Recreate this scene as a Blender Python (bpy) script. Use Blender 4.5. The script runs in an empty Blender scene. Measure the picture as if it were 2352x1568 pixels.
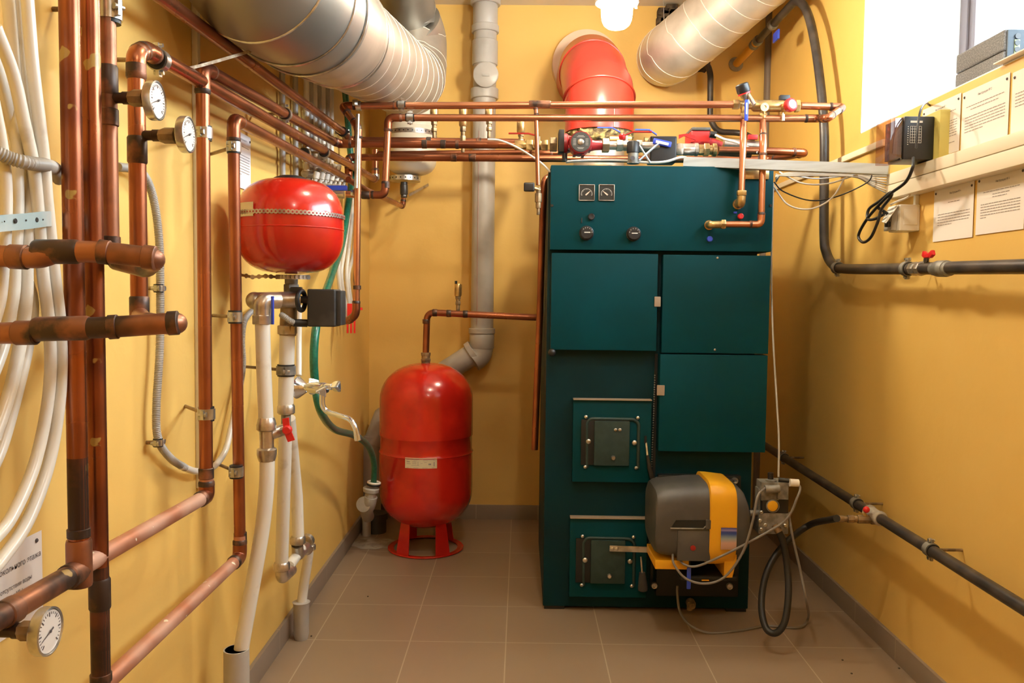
import bpy, bmesh, math, random
from mathutils import Vector as V, Matrix, Quaternion
random.seed(7)
PI = math.pi
SC = bpy.context.scene
COL = SC.collection

# ---------------------------------------------------------------- camera
FL, VX, VY, ROLL, H = 1940.0, 1198.0, 676.0, .0115, 1.1
vf = V(((VX-1176)/FL, -(VY-784)/FL, -1)).normalized()
u0 = V((0, 1, 0)); u0 = (u0 - vf*u0.dot(vf)).normalized()
UP = math.cos(ROLL)*u0 + math.sin(ROLL)*vf.cross(u0)
XX = vf.cross(UP)
M = Matrix((XX, vf, UP))              # camera coordinates -> world
cam = bpy.data.cameras.new('camera'); co = bpy.data.objects.new('camera', cam); COL.objects.link(co)
cam.sensor_width = 36; cam.lens = FL/2352*36; cam.clip_start = .02
co.matrix_world = Matrix.Translation((0, 0, H)) @ M.to_4x4()
SC.camera = co

def A(px, py, x=None, y=None, z=None):
    d = M @ V(((px-1176)/FL, -(py-784)/FL, -1)); o = V((0, 0, H))
    t = x/d.x if x is not None else y/d.y if y is not None else (z-H)/d.z
    return o + d*t
def L(px, py, X=-.65): return A(px, py, x=X)
def D(px, py, d): return A(px, py, y=d)
def F(px, py): return A(px, py, z=0)
def rp(n, p): return n*p.y/FL         # size of n photo pixels at the distance of p

XL, XR, YB, ZC, YF = -.738, 1.157, 4.09, 2.47, -1.0

# ---------------------------------------------------------------- materials
def nodes(name):
    m = bpy.data.materials.new(name); m.use_nodes = True
    return m, m.node_tree.nodes, m.node_tree.links, m.node_tree.nodes['Principled BSDF']
def mat(name, c, rough=.5, metal=0, c2=None, scale=6, lo=.45, hi=.6, bump=0, bscale=40, coat=0, rough2=None, stretch=None, detail=6, spec=None, c3=None, c3s=11, c3lo=.62):
    m, N, K, b = nodes(name)
    b.inputs['Roughness'].default_value = rough; b.inputs['Metallic'].default_value = metal
    b.inputs['Base Color'].default_value = (*c, 1)
    if spec is not None: b.inputs['Specular IOR Level'].default_value = spec
    if coat: b.inputs['Coat Weight'].default_value = coat; b.inputs['Coat Roughness'].default_value = .12
    tc = N.new('ShaderNodeTexCoord'); src = tc.outputs['Object']
    if stretch:
        mp = N.new('ShaderNodeMapping'); mp.inputs['Scale'].default_value = stretch; K.new(src, mp.inputs[0]); src = mp.outputs[0]
    if c2:
        n = N.new('ShaderNodeTexNoise'); n.inputs['Scale'].default_value = scale; n.inputs['Detail'].default_value = detail
        r = N.new('ShaderNodeMapRange'); r.inputs[1].default_value = lo; r.inputs[2].default_value = hi
        x = N.new('ShaderNodeMix'); x.data_type = 'RGBA'
        x.inputs[6].default_value = (*c, 1); x.inputs[7].default_value = (*c2, 1)
        K.new(src, n.inputs['Vector']); K.new(n.outputs[0], r.inputs[0]); K.new(r.outputs[0], x.inputs[0]); K.new(x.outputs[2], b.inputs['Base Color'])
        if c3:
            n3 = N.new('ShaderNodeTexNoise'); n3.inputs['Scale'].default_value = c3s; n3.inputs['Detail'].default_value = 3; n3.inputs['W' if 0 else 'Roughness'].default_value = .45
            m3 = N.new('ShaderNodeMapping'); m3.inputs['Location'].default_value = (3.1, 1.7, .4); K.new(src, m3.inputs[0]); K.new(m3.outputs[0], n3.inputs['Vector'])
            r3 = N.new('ShaderNodeMapRange'); r3.inputs[1].default_value = c3lo; r3.inputs[2].default_value = c3lo+.012; K.new(n3.outputs[0], r3.inputs[0])
            x3 = N.new('ShaderNodeMix'); x3.data_type = 'RGBA'; x3.inputs[7].default_value = (*c3, 1); K.new(x.outputs[2], x3.inputs[6]); K.new(r3.outputs[0], x3.inputs[0]); K.new(x3.outputs[2], b.inputs['Base Color'])
            v3 = N.new('ShaderNodeMath'); v3.operation = 'MULTIPLY_ADD'; v3.inputs[1].default_value = -metal; v3.inputs[2].default_value = metal; K.new(r3.outputs[0], v3.inputs[0]); K.new(v3.outputs[0], b.inputs['Metallic'])
        if rough2 is not None:
            q = N.new('ShaderNodeMapRange'); q.inputs[3].default_value = rough; q.inputs[4].default_value = rough2
            K.new(r.outputs[0], q.inputs[0]); K.new(q.outputs[0], b.inputs['Roughness'])
    if bump:
        n = N.new('ShaderNodeTexNoise'); n.inputs['Scale'].default_value = bscale; n.inputs['Detail'].default_value = 4
        u = N.new('ShaderNodeBump'); u.inputs['Strength'].default_value = bump; u.inputs['Distance'].default_value = .01
        K.new(src, n.inputs['Vector']); K.new(n.outputs[0], u.inputs['Height']); K.new(u.outputs[0], b.inputs['Normal'])
    return m
def emit(name, c, s):
    m, N, K, b = nodes(name); b.inputs['Emission Color'].default_value = (*c, 1); b.inputs['Emission Strength'].default_value = s
    b.inputs['Base Color'].default_value = (*c, 1); return m

COP = mat('copper', (.42, .15, .07), .27, .88, (.17, .055, .032), 4, .42, .68, detail=3, rough2=.36)
COPB = mat('bright copper', (.62, .26, .13), .25, .85, (.45, .16, .08), 9, .5, .75)
COPP = mat('copper with paint splashes', (.40, .14, .065), .25, .88, (.14, .045, .028), 5, .42, .64, detail=3, rough2=.38, c3=(.42, .27, .07), c3s=16, c3lo=.64)
COPH = mat('clean copper', (.56, .25, .13), .27, .85, (.40, .15, .08), 4, .42, .7, detail=3)
COPD = mat('heat stained copper', (.36, .15, .08), .38, .7, (.07, .045, .035), 9, .47, .64, detail=4, rough2=.5, c3=(.34, .22, .07), c3s=15, c3lo=.66)
COPS = mat('paint specked copper', (.50, .20, .11), .45, .55, (.58, .36, .27), 7, .40, .62, rough2=.7, c3=(.75, .65, .48), c3s=42, c3lo=.69)
BKN = mat('scorched copper', (.055, .035, .028), .4, .6, (.20, .07, .04), 12, .5, .7)
SOL = mat('soldered joint', (.06, .04, .032), .42, .5, (.26, .11, .06), 22, .48, .62)
STEEL = mat('zinc plated steel', (.62, .62, .6), .28, .9, (.42, .42, .4), 30)
CHROME = mat('chrome', (.74, .80, .90), .10, .9)
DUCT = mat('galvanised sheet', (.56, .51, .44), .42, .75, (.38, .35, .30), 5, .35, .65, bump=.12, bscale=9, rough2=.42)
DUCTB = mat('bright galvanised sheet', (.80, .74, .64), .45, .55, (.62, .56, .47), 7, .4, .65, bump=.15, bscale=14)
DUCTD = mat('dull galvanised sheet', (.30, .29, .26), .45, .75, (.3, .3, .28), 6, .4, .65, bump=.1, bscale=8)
NICK = mat('nickel fitting', (.62, .56, .5), .3, .85, (.4, .36, .3), 25)
BRASS = mat('brass', (.66, .47, .2), .3, .85, (.4, .27, .12), 25)
BRASSD = mat('dull brass', (.34, .24, .13), .5, .6, (.18, .13, .08), 30)
IRON = mat('painted iron pipe', (.035, .03, .028), .38, .1, (.09, .07, .055), 12, .45, .7)
RUB = mat('black rubber', (.012, .012, .012), .5)
BLK = mat('black plastic', (.015, .015, .016), .38)
BLKD = mat('dusty black box', (.02, .02, .02), .55, 0, (.07, .065, .06), 14, .5, .75)
PEX = mat('white plastic pipe', (.74, .70, .62), .3, 0, (.5, .44, .36), 16, .6, .75, coat=.2)
PEXG = mat('grey plastic pipe', (.42, .40, .37), .4, 0, (.33, .31, .28), 10)
PVC = mat('grey drain plastic', (.46, .43, .39), .36, 0, (.37, .34, .30), 8, .45, .7)
DARKP = mat('dark grey plastic', (.05, .05, .045), .5)
RED = mat('red enamel', (.62, .018, .008), .22, 0, (.45, .012, .006), 5, coat=.5)
REDD = mat('red painted sheet', (.56, .035, .02), .3, 0, (.48, .028, .016), 4, coat=.2)
REDC2 = mat('red pump box', (.5, .02, .02), .45)
REDP = mat('red plastic', (.7, .02, .02), .35)
REDC = mat('red cast iron', (.38, .02, .025), .4, 0, (.25, .015, .02), 30)
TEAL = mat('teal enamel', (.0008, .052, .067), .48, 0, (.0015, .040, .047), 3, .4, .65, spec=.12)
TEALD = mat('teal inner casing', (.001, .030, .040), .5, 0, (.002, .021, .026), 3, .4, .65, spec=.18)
TEALG = mat('grey green cast door', (.018, .045, .042), .5, .1, (.025, .055, .05), 30)
BLACKM = mat('black burner plate', (.006, .008, .008), .55)
YEL = mat('burner yellow plastic', (.85, .42, .015), .35, 0, (.8, .38, .015), 8)
GRY = mat('burner grey plastic', (.075, .072, .068), .42, 0, (.11, .105, .095), 10, .5, .7, bump=.05, bscale=120)
VALV = mat('grey die cast metal', (.28, .27, .24), .5, .3, (.16, .15, .13), 30)
GREEN = mat('green garden hose', (.005, .11, .07), .3, 0, (.01, .16, .10), 90, .45, .55, coat=.2)
BLUE = mat('blue plastic lever', (.03, .07, .55), .35)
TAN = mat('tan latch', (.36, .27, .19), .5)
ALU = mat('aluminium profile', (.58, .64, .70), .45, .35, (.48, .53, .58), 6, stretch=(1, 1, 12))
CREAM = mat('cream plastic trunking', (.86, .76, .58), .4)
WHT = mat('white plastic', (.82, .79, .72), .4)
PAPER = mat('white paper', (.86, .80, .76), .85)
INK = mat('printed ink', (.10, .085, .09), .8)
INKL = mat('printed small text', (.34, .29, .28), .8)
LABEL = mat('cream label', (.74, .66, .48), .5)
PERF = mat('perforated zinc band', (.55, .5, .44), .35, .8, (.35, .31, .27), 30)
DIAL = mat('white dial', (.80, .77, .74), .35, coat=.6)
ENW = mat('white enamel', (.82, .74, .58), .3, coat=.3)
WOOL = mat('mineral wool', (.42, .33, .12), .9, 0, (.12, .08, .04), 45, .4, .6, bump=1, bscale=50)
PRN = mat('speckled grey casing', (.11, .105, .10), .6, 0, (.22, .21, .20), 260, .45, .65)
PRF = mat('blue grey front', (.035, .05, .065), .5)
FRM = mat('brown window frame', (.13, .10, .10), .45)
REV = mat('white painted reveal', (.88, .9, .92), .7)
CEI = mat('white ceiling', (.74, .68, .58), .8, bump=.3, bscale=12)
MORT = mat('grey mortar', (.42, .38, .31), .9, 0, (.3, .26, .2), 20, bump=.6)
DKBR = mat('crumbled brown plaster', (.10, .07, .04), .95, 0, (.03, .02, .015), 30, bump=1)
COLL = mat('beige mortar collar', (.72, .52, .36), .8)
LAMP = emit('lit lamp glass', (1, .89, .68), 1.0)
CER = mat('white lamp base', (.9, .88, .82), .4)

def wallmat(name, daub=False):
    m, N, K, b = nodes(name); b.inputs['Roughness'].default_value = .55
    tc = N.new('ShaderNodeTexCoord')
    n = N.new('ShaderNodeTexNoise'); n.inputs['Scale'].default_value = 1.6; n.inputs['Detail'].default_value = 5
    r = N.new('ShaderNodeMapRange'); r.inputs[1].default_value = .35; r.inputs[2].default_value = .7
    x = N.new('ShaderNodeMix'); x.data_type = 'RGBA'
    x.inputs[6].default_value = (.81, .525, .145, 1); x.inputs[7].default_value = (.77, .48, .115, 1)
    K.new(tc.outputs['Object'], n.inputs[0]); K.new(n.outputs[0], r.inputs[0]); K.new(r.outputs[0], x.inputs[0]); K.new(x.outputs[2], b.inputs['Base Color'])
    n2 = N.new('ShaderNodeTexNoise'); n2.inputs['Scale'].default_value = 7; n2.inputs['Detail'].default_value = 8
    u = N.new('ShaderNodeBump'); u.inputs['Strength'].default_value = .35; u.inputs['Distance'].default_value = .012
    K.new(tc.outputs['Object'], n2.inputs[0]); K.new(n2.outputs[0], u.inputs['Height']); K.new(u.outputs[0], b.inputs['Normal'])
    return m
WALL = wallmat('yellow painted plaster')

def tilemat(name, ox, oy, tx, ty, g, axes='XY', c=(.33, .235, .155), cb=(.28, .20, .13), cg=(.46, .37, .26)):
    m, N, K, b = nodes(name); b.inputs['Roughness'].default_value = .36
    tc = N.new('ShaderNodeNewGeometry'); sp = N.new('ShaderNodeSeparateXYZ'); K.new(tc.outputs['Position'], sp.inputs[0])
    def math_(op, a, bb=None, cc=None):
        q = N.new('ShaderNodeMath'); q.operation = op
        for i, s in enumerate((a, bb, cc)):
            if s is None: continue
            if isinstance(s, (int, float)): q.inputs[i].default_value = s
            else: K.new(s, q.inputs[i])
        return q.outputs[0]
    masks, cells = [], []
    for ax, o, t in ((axes[0], ox, tx), (axes[1], oy, ty)):
        if t is None: continue
        s = math_('DIVIDE', math_('SUBTRACT', sp.outputs[ax], o), t)
        f = math_('ABSOLUTE', math_('SUBTRACT', math_('FRACT', math_('ADD', s, .5)), .5))
        masks.append(math_('LESS_THAN', f, g/2/t)); cells.append(math_('FLOOR', s))
    gm = masks[0]
    if len(masks) > 1: gm = math_('MAXIMUM', masks[0], masks[1])
    cv = N.new('ShaderNodeCombineXYZ')
    for i, s in enumerate(cells): K.new(s, cv.inputs[i])
    wn = N.new('ShaderNodeTexWhiteNoise'); K.new(cv.outputs[0], wn.inputs[0])
    ns = N.new('ShaderNodeTexNoise'); ns.inputs['Scale'].default_value = 3.5; ns.inputs['Detail'].default_value = 6; K.new(tc.outputs['Position'], ns.inputs[0])
    fac = math_('ADD', math_('MULTIPLY', wn.outputs[0], .5), math_('MULTIPLY', ns.outputs[0], .6))
    x = N.new('ShaderNodeMix'); x.data_type = 'RGBA'; x.inputs[6].default_value = (*c, 1); x.inputs[7].default_value = (*cb, 1); K.new(fac, x.inputs[0])
    y = N.new('ShaderNodeMix'); y.data_type = 'RGBA'; y.inputs[7].default_value = (*cg, 1); K.new(x.outputs[2], y.inputs[6]); K.new(gm, y.inputs[0]); K.new(y.outputs[2], b.inputs['Base Color'])
    u = N.new('ShaderNodeBump'); u.inputs['Strength'].default_value = .4; u.inputs['Distance'].default_value = .002; u.invert = True
    K.new(gm, u.inputs['Height']); K.new(u.outputs[0], b.inputs['Normal'])
    return m
TILE = tilemat('brown floor tile', -.037, 2.616, .3035, .3095, .0036)
BSX = tilemat('brown skirting tile along x', -.037+.13, 0, .3035, None, .003, 'XY', (.30, .235, .18), (.26, .20, .15))
BSY = tilemat('brown skirting tile along y', 2.52, 0, .3095, None, .003, 'YX', (.30, .235, .18), (.26, .20, .15))

# ---------------------------------------------------------------- mesh helpers
def bm_(): return bmesh.new()
LOC = {}
def fin(name, bm, m, parent=None, sharp=38):
    bmesh.ops.recalc_face_normals(bm, faces=bm.faces)
    me = bpy.data.meshes.new(name)
    if parent is not None: loc = LOC[parent.name]
    else:
        xs = [v.co.x for v in bm.verts]; ys = [v.co.y for v in bm.verts]; zs = [v.co.z for v in bm.verts]
        loc = V(((min(xs)+max(xs))/2, (min(ys)+max(ys))/2, min(zs)))
    bmesh.ops.translate(bm, verts=bm.verts, vec=-loc)
    for f in bm.faces: f.smooth = True
    bm.to_mesh(me); bm.free(); me.materials.append(m)
    me.set_sharp_from_angle(angle=math.radians(sharp))
    o = bpy.data.objects.new(name, me); COL.objects.link(o)
    if parent is not None: o.parent = parent
    else: o.location = loc
    LOC[o.name] = loc
    return o
def thing(name, label, cat, loc, group=None):
    o = bpy.data.objects.new(name, None); COL.objects.link(o); o.location = loc; o.empty_display_size = .02
    LOC[o.name] = V(loc); return tag(o, label, cat, group)
def tag(o, label, cat, group=None):
    o['label'] = label; o['category'] = cat
    if group: o['group'] = group
    return o
def struct(o): o['kind'] = 'structure'; return o
def frame(ax):
    ax = ax.normalized(); t = V((0, 0, 1)) if abs(ax.z) < .9 else V((1, 0, 0))
    a = ax.cross(t).normalized(); return a, ax.cross(a).normalized()
def ring(bm, c, a, b, r, n): return [bm.verts.new(c + (a*math.cos(2*PI*i/n) + b*math.sin(2*PI*i/n))*r) for i in range(n)]
def skin(bm, rings, caps=True):
    for p, q in zip(rings, rings[1:]):
        n = len(p)
        for i in range(n): bm.faces.new((p[i], p[(i+1) % n], q[(i+1) % n], q[i]))
    if caps: bm.faces.new(rings[0][::-1]); bm.faces.new(rings[-1])
def tube(bm, pts, r, n=16, caps=True, radii=None):
    pts = [V(p) for p in pts]; T = []
    for i in range(len(pts)):
        t = (pts[min(i+1, len(pts)-1)] - pts[max(i-1, 0)]); T.append(t.normalized())
    a, b = frame(T[0]); R = []
    for i, p in enumerate(pts):
        if i:
            q = T[i-1].rotation_difference(T[i]); a = q @ a; b = q @ b
        R.append(ring(bm, p, a, b, radii[i] if radii else r, n))
    skin(bm, R, caps)
def rnd(pts, br, seg=7):
    pts = [V(p) for p in pts]; out = [pts[0]]
    for p, q, s in zip(pts, pts[1:], pts[2:]):
        d1 = (p-q); d2 = (s-q); l = min(br, d1.length*.48, d2.length*.48)
        a = q + d1.normalized()*l; c = q + d2.normalized()*l
        for i in range(seg+1):
            t = i/seg; out.append(a*(1-t)**2 + q*2*t*(1-t) + c*t*t)
    out.append(pts[-1]); return out
def spl(pts, k=8):
    pts = [V(p) for p in pts]; P = [pts[0]*2-pts[1]] + pts + [pts[-1]*2-pts[-2]]; out = []
    for i in range(1, len(P)-2):
        p0, p1, p2, p3 = P[i-1:i+3]
        for j in range(k):
            t = j/k
            out.append(.5*((2*p1) + (p2-p0)*t + (2*p0-5*p1+4*p2-p3)*t*t + (3*p1-p0-3*p2+p3)*t**3))
    out.append(pts[-1]); return out
def lathe(bm, prof, o, ax, n=24, caps=True):
    ax = V(ax).normalized(); a, b = frame(ax); skin(bm, [ring(bm, V(o)+ax*h, a, b, max(r, 2e-4), n) for r, h in prof], caps)
def cyl(bm, p, q, r, n=16, r2=None): lathe(bm, [(r, 0), (r if r2 is None else r2, (V(q)-V(p)).length)], p, V(q)-V(p), n)
def hexn(bm, c, ax, r, l):
    ax = V(ax).normalized(); lathe(bm, [(r*.93, -l/2), (r, -l/2+.0015), (r, l/2-.0015), (r*.93, l/2)], c, ax, 6)
def box(bm, lo, hi, bev=0, rot=None, seg=2):
    lo = V(lo); hi = V(hi); c = (lo+hi)/2; s = hi-lo; s = V([max(abs(k), 1e-4) for k in s])
    g = bmesh.ops.create_cube(bm, size=1)['verts']
    bmesh.ops.scale(bm, verts=g, vec=s)
    if bev:
        es = list({e for v in g for e in v.link_edges}); r = bmesh.ops.bevel(bm, geom=es, offset=bev, segments=seg, affect='EDGES', profile=.6)
        g = list({v for f in r['faces'] for v in f.verts} | {v for v in g if v.is_valid})
    if rot is not None: bmesh.ops.rotate(bm, verts=g, cent=(0, 0, 0), matrix=rot)
    bmesh.ops.translate(bm, verts=g, vec=c)
def prism(bm, poly, vec):
    a = [bm.verts.new(V(p)) for p in poly]; b = [bm.verts.new(V(p)+V(vec)) for p in poly]; skin(bm, [a, b])
def ball(bm, c, r, n=16): 
    g = bmesh.ops.create_uvsphere(bm, u_segments=n, v_segments=n//2+2, radius=r)['verts']; bmesh.ops.translate(bm, verts=g, vec=c)
def P(name, m, parent, fn, *a, **k):
    bm = bm_(); fn(bm, *a, **k); return fin(name, bm, m, parent)
def torus(bm, c, ax, R, r, n=32, k=8):
    a, b = frame(V(ax)); c = V(c); ax = V(ax).normalized(); rows = []
    for i in range(n):
        t = 2*PI*i/n; d = a*math.cos(t)+b*math.sin(t)
        rows.append([bm.verts.new(c + d*(R+r*math.cos(2*PI*j/k)) + ax*r*math.sin(2*PI*j/k)) for j in range(k)])
    for i in range(n):
        p, q = rows[i], rows[(i+1) % n]
        for j in range(k): bm.faces.new((p[j], p[(j+1) % k], q[(j+1) % k], q[j]))

def pipe(label, pts, r, m=COP, name='copper_pipe', cat='pipe', br=2.4, elbows=True, solder=SOL, ms=COP, rings=(), tees=(), group=None):
    """one pipe run with its elbows, couplings and tees as parts; rings = points with direction where a solder band sits"""
    pts = [V(p) for p in pts]; root = thing(name, label, cat, min(pts, key=lambda p: p.z), group)
    bm = bm_(); tube(bm, rnd(pts, r*br), r, 18); fin('tube', bm, m, root)
    if elbows:
        for p, q, s in zip(pts, pts[1:], pts[2:]):
            d1 = (p-q).normalized(); d2 = (s-q).normalized()
            if d1.dot(d2) < -.97: continue
            l = min(r*br, (p-q).length*.48, (s-q).length*.48); e = l + r*1.1
            e1 = min(e, (p-q).length*.7); e2 = min(e, (s-q).length*.7)
            bm = bm_(); tube(bm, rnd([q+d1*e1, q, q+d2*e2], l), r*1.13, 18); el = fin('elbow', bm, ms, root)
            for d, ee in ((d1, e1), (d2, e2)):
                P('solder_band', solder, el, lathe, [(r*1.02, -r*.1), (r*1.17, 0), (r*1.17, r*.5), (r*1.02, r*.75)], q+d*(ee-r*.3), d, 18)
    for p, d, w in rings:
        P('coupling', solder, root, lathe, [(r*1.02, -w*1.15), (r*1.14, -w), (r*1.14, w), (r*1.02, w*1.15)], p, d, 18)
    for p, d, q in tees:
        t = P('tee', ms, root, lathe, [(r*1.15, -r*2), (r*1.15, r*2)], p, d, 18)
        P('solder_band', solder, t, lathe, [(r*1.18, r*1.7), (r*1.18, r*2.3)], p, d, 18)
        P('solder_band', solder, t, lathe, [(r*1.18, -r*2.3), (r*1.18, -r*1.7)], p, d, 18)
    return root
def clamp(label, c, ax, r, wall=None, m=STEEL, w=.011, group=None, side=None):
    """steel pipe clamp round axis ax with rubber lining, two screw lugs and a stem to the wall point"""
    c = V(c); ax = V(ax).normalized(); t = thing('pipe_clamp', label, 'pipe clamp', c, group)
    P('band', m, t, lathe, [(r*1.08, -w), (r*1.26, -w), (r*1.26, w), (r*1.08, w)], c, ax, 24)
    P('rubber_lining', RUB, t, lathe, [(r*1.01, -w*1.35), (r*1.12, -w*1.35), (r*1.12, w*1.35), (r*1.01, w*1.35)], c, ax, 24)
    d = (V(wall)-c) if wall is not None else V((0, 1, 0)); d = (d - ax*d.dot(ax)).normalized()
    s = V(side).normalized() if side is not None else ax.cross(d).normalized()
    s = (s - ax*s.dot(ax)).normalized(); o = ax.cross(s).normalized()
    for k in (-1, 1):
        bm = bm_(); e = c + s*k*r*1.5
        pr = []
        for h in (-1, 1): pr += [e + ax*h*w*.8 + s*(-.3*r), e + ax*h*w*.8 + s*.35*r]
        pr = [pr[0], pr[1], pr[3], pr[2]]; prism(bm, [p - o*.003 for p in pr], o*.006); lug = fin('lug', bm, m, t)
        P('screw', STEEL, lug, lathe, [(.0035, -.009), (.0035, .004), (.0055, .004), (.005, .008)], e + s*.1*r, -o, 10)
    if wall is not None: P('stem', BRASSD, t, cyl, c + d*r*1.2, V(wall), .004, 10)
    return t
def nipple(bm, p, d, segs):
    """stack of (radius, length, sides) along d"""
    p = V(p); d = V(d).normalized()
    for r, l, n in segs:
        lathe(bm, [(r*.94, 0), (r, l*.1), (r, l*.9), (r*.94, l)], p, d, n); p = p + d*l
    return p

# ---------------------------------------------------------------- the room
def quadbox(name, lo, hi, m): bm = bm_(); box(bm, lo, hi); return struct(fin(name, bm, m))
quadbox('floor', (XL-.1, YF-.1, -.1), (XR+.5, YB+.1, 0), TILE)
quadbox('wall_back', (XL-.1, YB, 0), (XR+.1, YB+.12, ZC), WALL)
quadbox('wall_left', (XL-.12, YF, 0), (XL, YB, ZC), WALL)
quadbox('wall_front', (XL-.1, YF-.12, 0), (XR+.1, YF, ZC), WALL)
quadbox('ceiling', (XL-.1, YF-.1, ZC), (XR+.5, YB+.1, ZC+.12), CEI)
WY1 = A(1981, 150, x=XR).y; WY0 = .95; WZ0 = A(1981, 305, x=XR).z; WZ1 = 2.36; WXO = XR+.40
bm = bm_()
box(bm, (XR, YF, 0), (WXO, YB, WZ0)); box(bm, (XR, YF, WZ1), (WXO, YB, ZC)); box(bm, (XR, YF, WZ0), (WXO, WY0, WZ1)); box(bm, (XR, WY1, WZ0), (WXO, YB, WZ1))
struct(fin('wall_right', bm, WALL))
# white lining of the window recess
bm = bm_(); e = .004
box(bm, (XR+.001, WY1-e, WZ0), (WXO, WY1, WZ1)); box(bm, (XR+.001, WY0, WZ0), (WXO, WY0+e, WZ1)); box(bm, (XR+.001, WY0, WZ1-e), (WXO, WY1, WZ1)); box(bm, (XR+.001, WY0, WZ0), (WXO, WY1, WZ0+e))
struct(fin('trim_1', bm, REV))
WX = A(2206, 60, y=WY1-.01).x
wn = thing('window_1', 'basement window with brown frame in a deep white reveal', 'window', (WX, (WY0+WY1)/2, WZ0)); del wn['label'], wn['category']; struct(wn)
bm = bm_(); fx0, fx1 = WX, WX+.05
for y0, y1, z0, z1 in ((WY1-.05, WY1-.004, WZ0, WZ1), (WY0+.004, WY0+.05, WZ0, WZ1), (WY0, WY1-.005, WZ0+.004, WZ0+.05), (WY0, WY1-.005, WZ1-.05, WZ1-.004)):
    box(bm, (fx0, y0, z0), (fx1, y1, z1), .004)
fin('window_frame', bm, FRM, wn)
bm = bm_()
for y0, y1, z0, z1 in ((WY1-.088, WY1-.052, WZ0+.05, WZ1-.05), (WY0+.052, WY0+.088, WZ0+.05, WZ1-.05), (WY0+.06, WY1-.06, WZ0+.05, WZ0+.085), (WY0+.06, WY1-.06, WZ1-.085, WZ1-.05)):
    box(bm, (fx0+.008, y0, z0), (fx1-.005, y1, z1), .004)
fin('window_sash', bm, FRM, wn)
def glassmat(name, tint, f=.06):
    m, N, K, b = nodes(name); t = N.new('ShaderNodeBsdfTransparent'); t.inputs[0].default_value = (*tint, 1)
    g = N.new('ShaderNodeBsdfGlossy'); g.inputs['Roughness'].default_value = .03; x = N.new('ShaderNodeMixShader'); x.inputs[0].default_value = f
    K.new(t.outputs[0], x.inputs[1]); K.new(g.outputs[0], x.inputs[2]); K.new(x.outputs[0], N['Material Output'].inputs[0]); return m
gm = glassmat('window glass', (.97, 1, 1))
bm = bm_(); box(bm, (fx0+.022, WY0+.06, WZ0+.06), (fx0+.026, WY1-.06, WZ1-.06)); fin('pane', bm, gm, wn)
# unseen bright snow added outside below the window to bounce daylight indoors
bm = bm_(); box(bm, (WXO+.3, -3, WZ0-.6), (WXO+6, 8, WZ0-.1)); struct(fin('snow_bounce', bm, mat('outdoor snow', (.9, .93, .97), .8)))
bh = .07
bm = bm_(); box(bm, (XL, YB-.011, 0), (XR, YB, bh), .001); struct(fin('baseboard_back', bm, BSX))
bm = bm_(); box(bm, (XL, YF, 0), (XL+.011, YB-.011, bh), .001); struct(fin('baseboard_left', bm, BSY))
bm = bm_(); box(bm, (XR-.011, YF, 0), (XR, YB-.011, bh), .001); struct(fin('baseboard_right', bm, BSY))

# ---------------------------------------------------------------- lights
LD = 2.95
LP = D(1417, 20, LD)
lt = thing('ceiling_lamp', 'lit glass jar lamp with white base hanging above the boiler', 'lamp', (LP.x, LP.y, LP.z-.07))
zb = D(1417, 68, LD).z; zt = D(1417, 8, LD).z; rr = rp(35, LP)
P('glass_jar', LAMP, lt, lathe, [(.0005, 0), (rr*.35, .002), (rr*.62, .007), (rr*.82, .016), (rr*.94, .03), (rr, .05), (rr*1.03, zt-zb)], (LP.x, LP.y, zb), (0, 0, 1), 32)
P('lamp_base', CER, lt, lathe, [(rr*1.15, 0), (rr*1.38, .004), (rr*1.38, .022), (rr*1.2, .03), (rr*1.1, .075), (rr*.7, .085)], (LP.x, LP.y, zt-.004), (0, 0, 1), 32)
P('fixing_clip', CER, lt, box, (LP.x+rr*1.15, LP.y-.004, zt-.016), (LP.x+rr*1.3, LP.y+.004, zt+.004), .001)
P('drop_rod', CER, lt, cyl, (LP.x, LP.y, zt+.07), (LP.x, LP.y, ZC), .012)
def light(kind, loc, power, color, size=.05):
    l = bpy.data.lights.new('lamp_and_fill_light', kind); l.energy = power; l.color = color
    if kind == 'POINT': l.shadow_soft_size = size
    o = bpy.data.objects.new('room_light', l); o.location = loc; COL.objects.link(o); return o
light('POINT', (.16, 1.75, 2.38), 27, (1, .88, .68), .045)
light('POINT', (.25, .2, 2.25), 12, (1, .92, .78), .05)  # weak unseen fill light added behind the camera, no fixture modelled
pl = bpy.data.lights.new('window_daylight', 'AREA'); pl.shape = 'RECTANGLE'; pl.size = WY1-WY0; pl.size_y = WZ1-WZ0; pl.cycles.is_portal = True
po = bpy.data.objects.new('window_portal', pl); po.location = (WXO-.02, (WY0+WY1)/2, (WZ0+WZ1)/2); COL.objects.link(po)
po.rotation_euler = V((-1, 0, 0)).to_track_quat('-Z', 'Y').to_euler(); pl.size = WZ1-WZ0; pl.size_y = WY1-WY0
pl.size, pl.size_y = WY1-WY0, WZ1-WZ0
wd = bpy.data.worlds.new('sky'); SC.world = wd; wd.use_nodes = True
bg = wd.node_tree.nodes['Background']; bg.inputs[0].default_value = (.80, .90, 1, 1); bg.inputs[1].default_value = 25.0
SC.view_settings.view_transform = 'Standard'; SC.view_settings.look = 'None'; SC.view_settings.gamma = 1; SC.view_settings.use_curve_mapping = False
SC.view_settings.exposure = -.08
LAMP.node_tree.nodes['Principled BSDF'].inputs['Emission Strength'].default_value = 370

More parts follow.
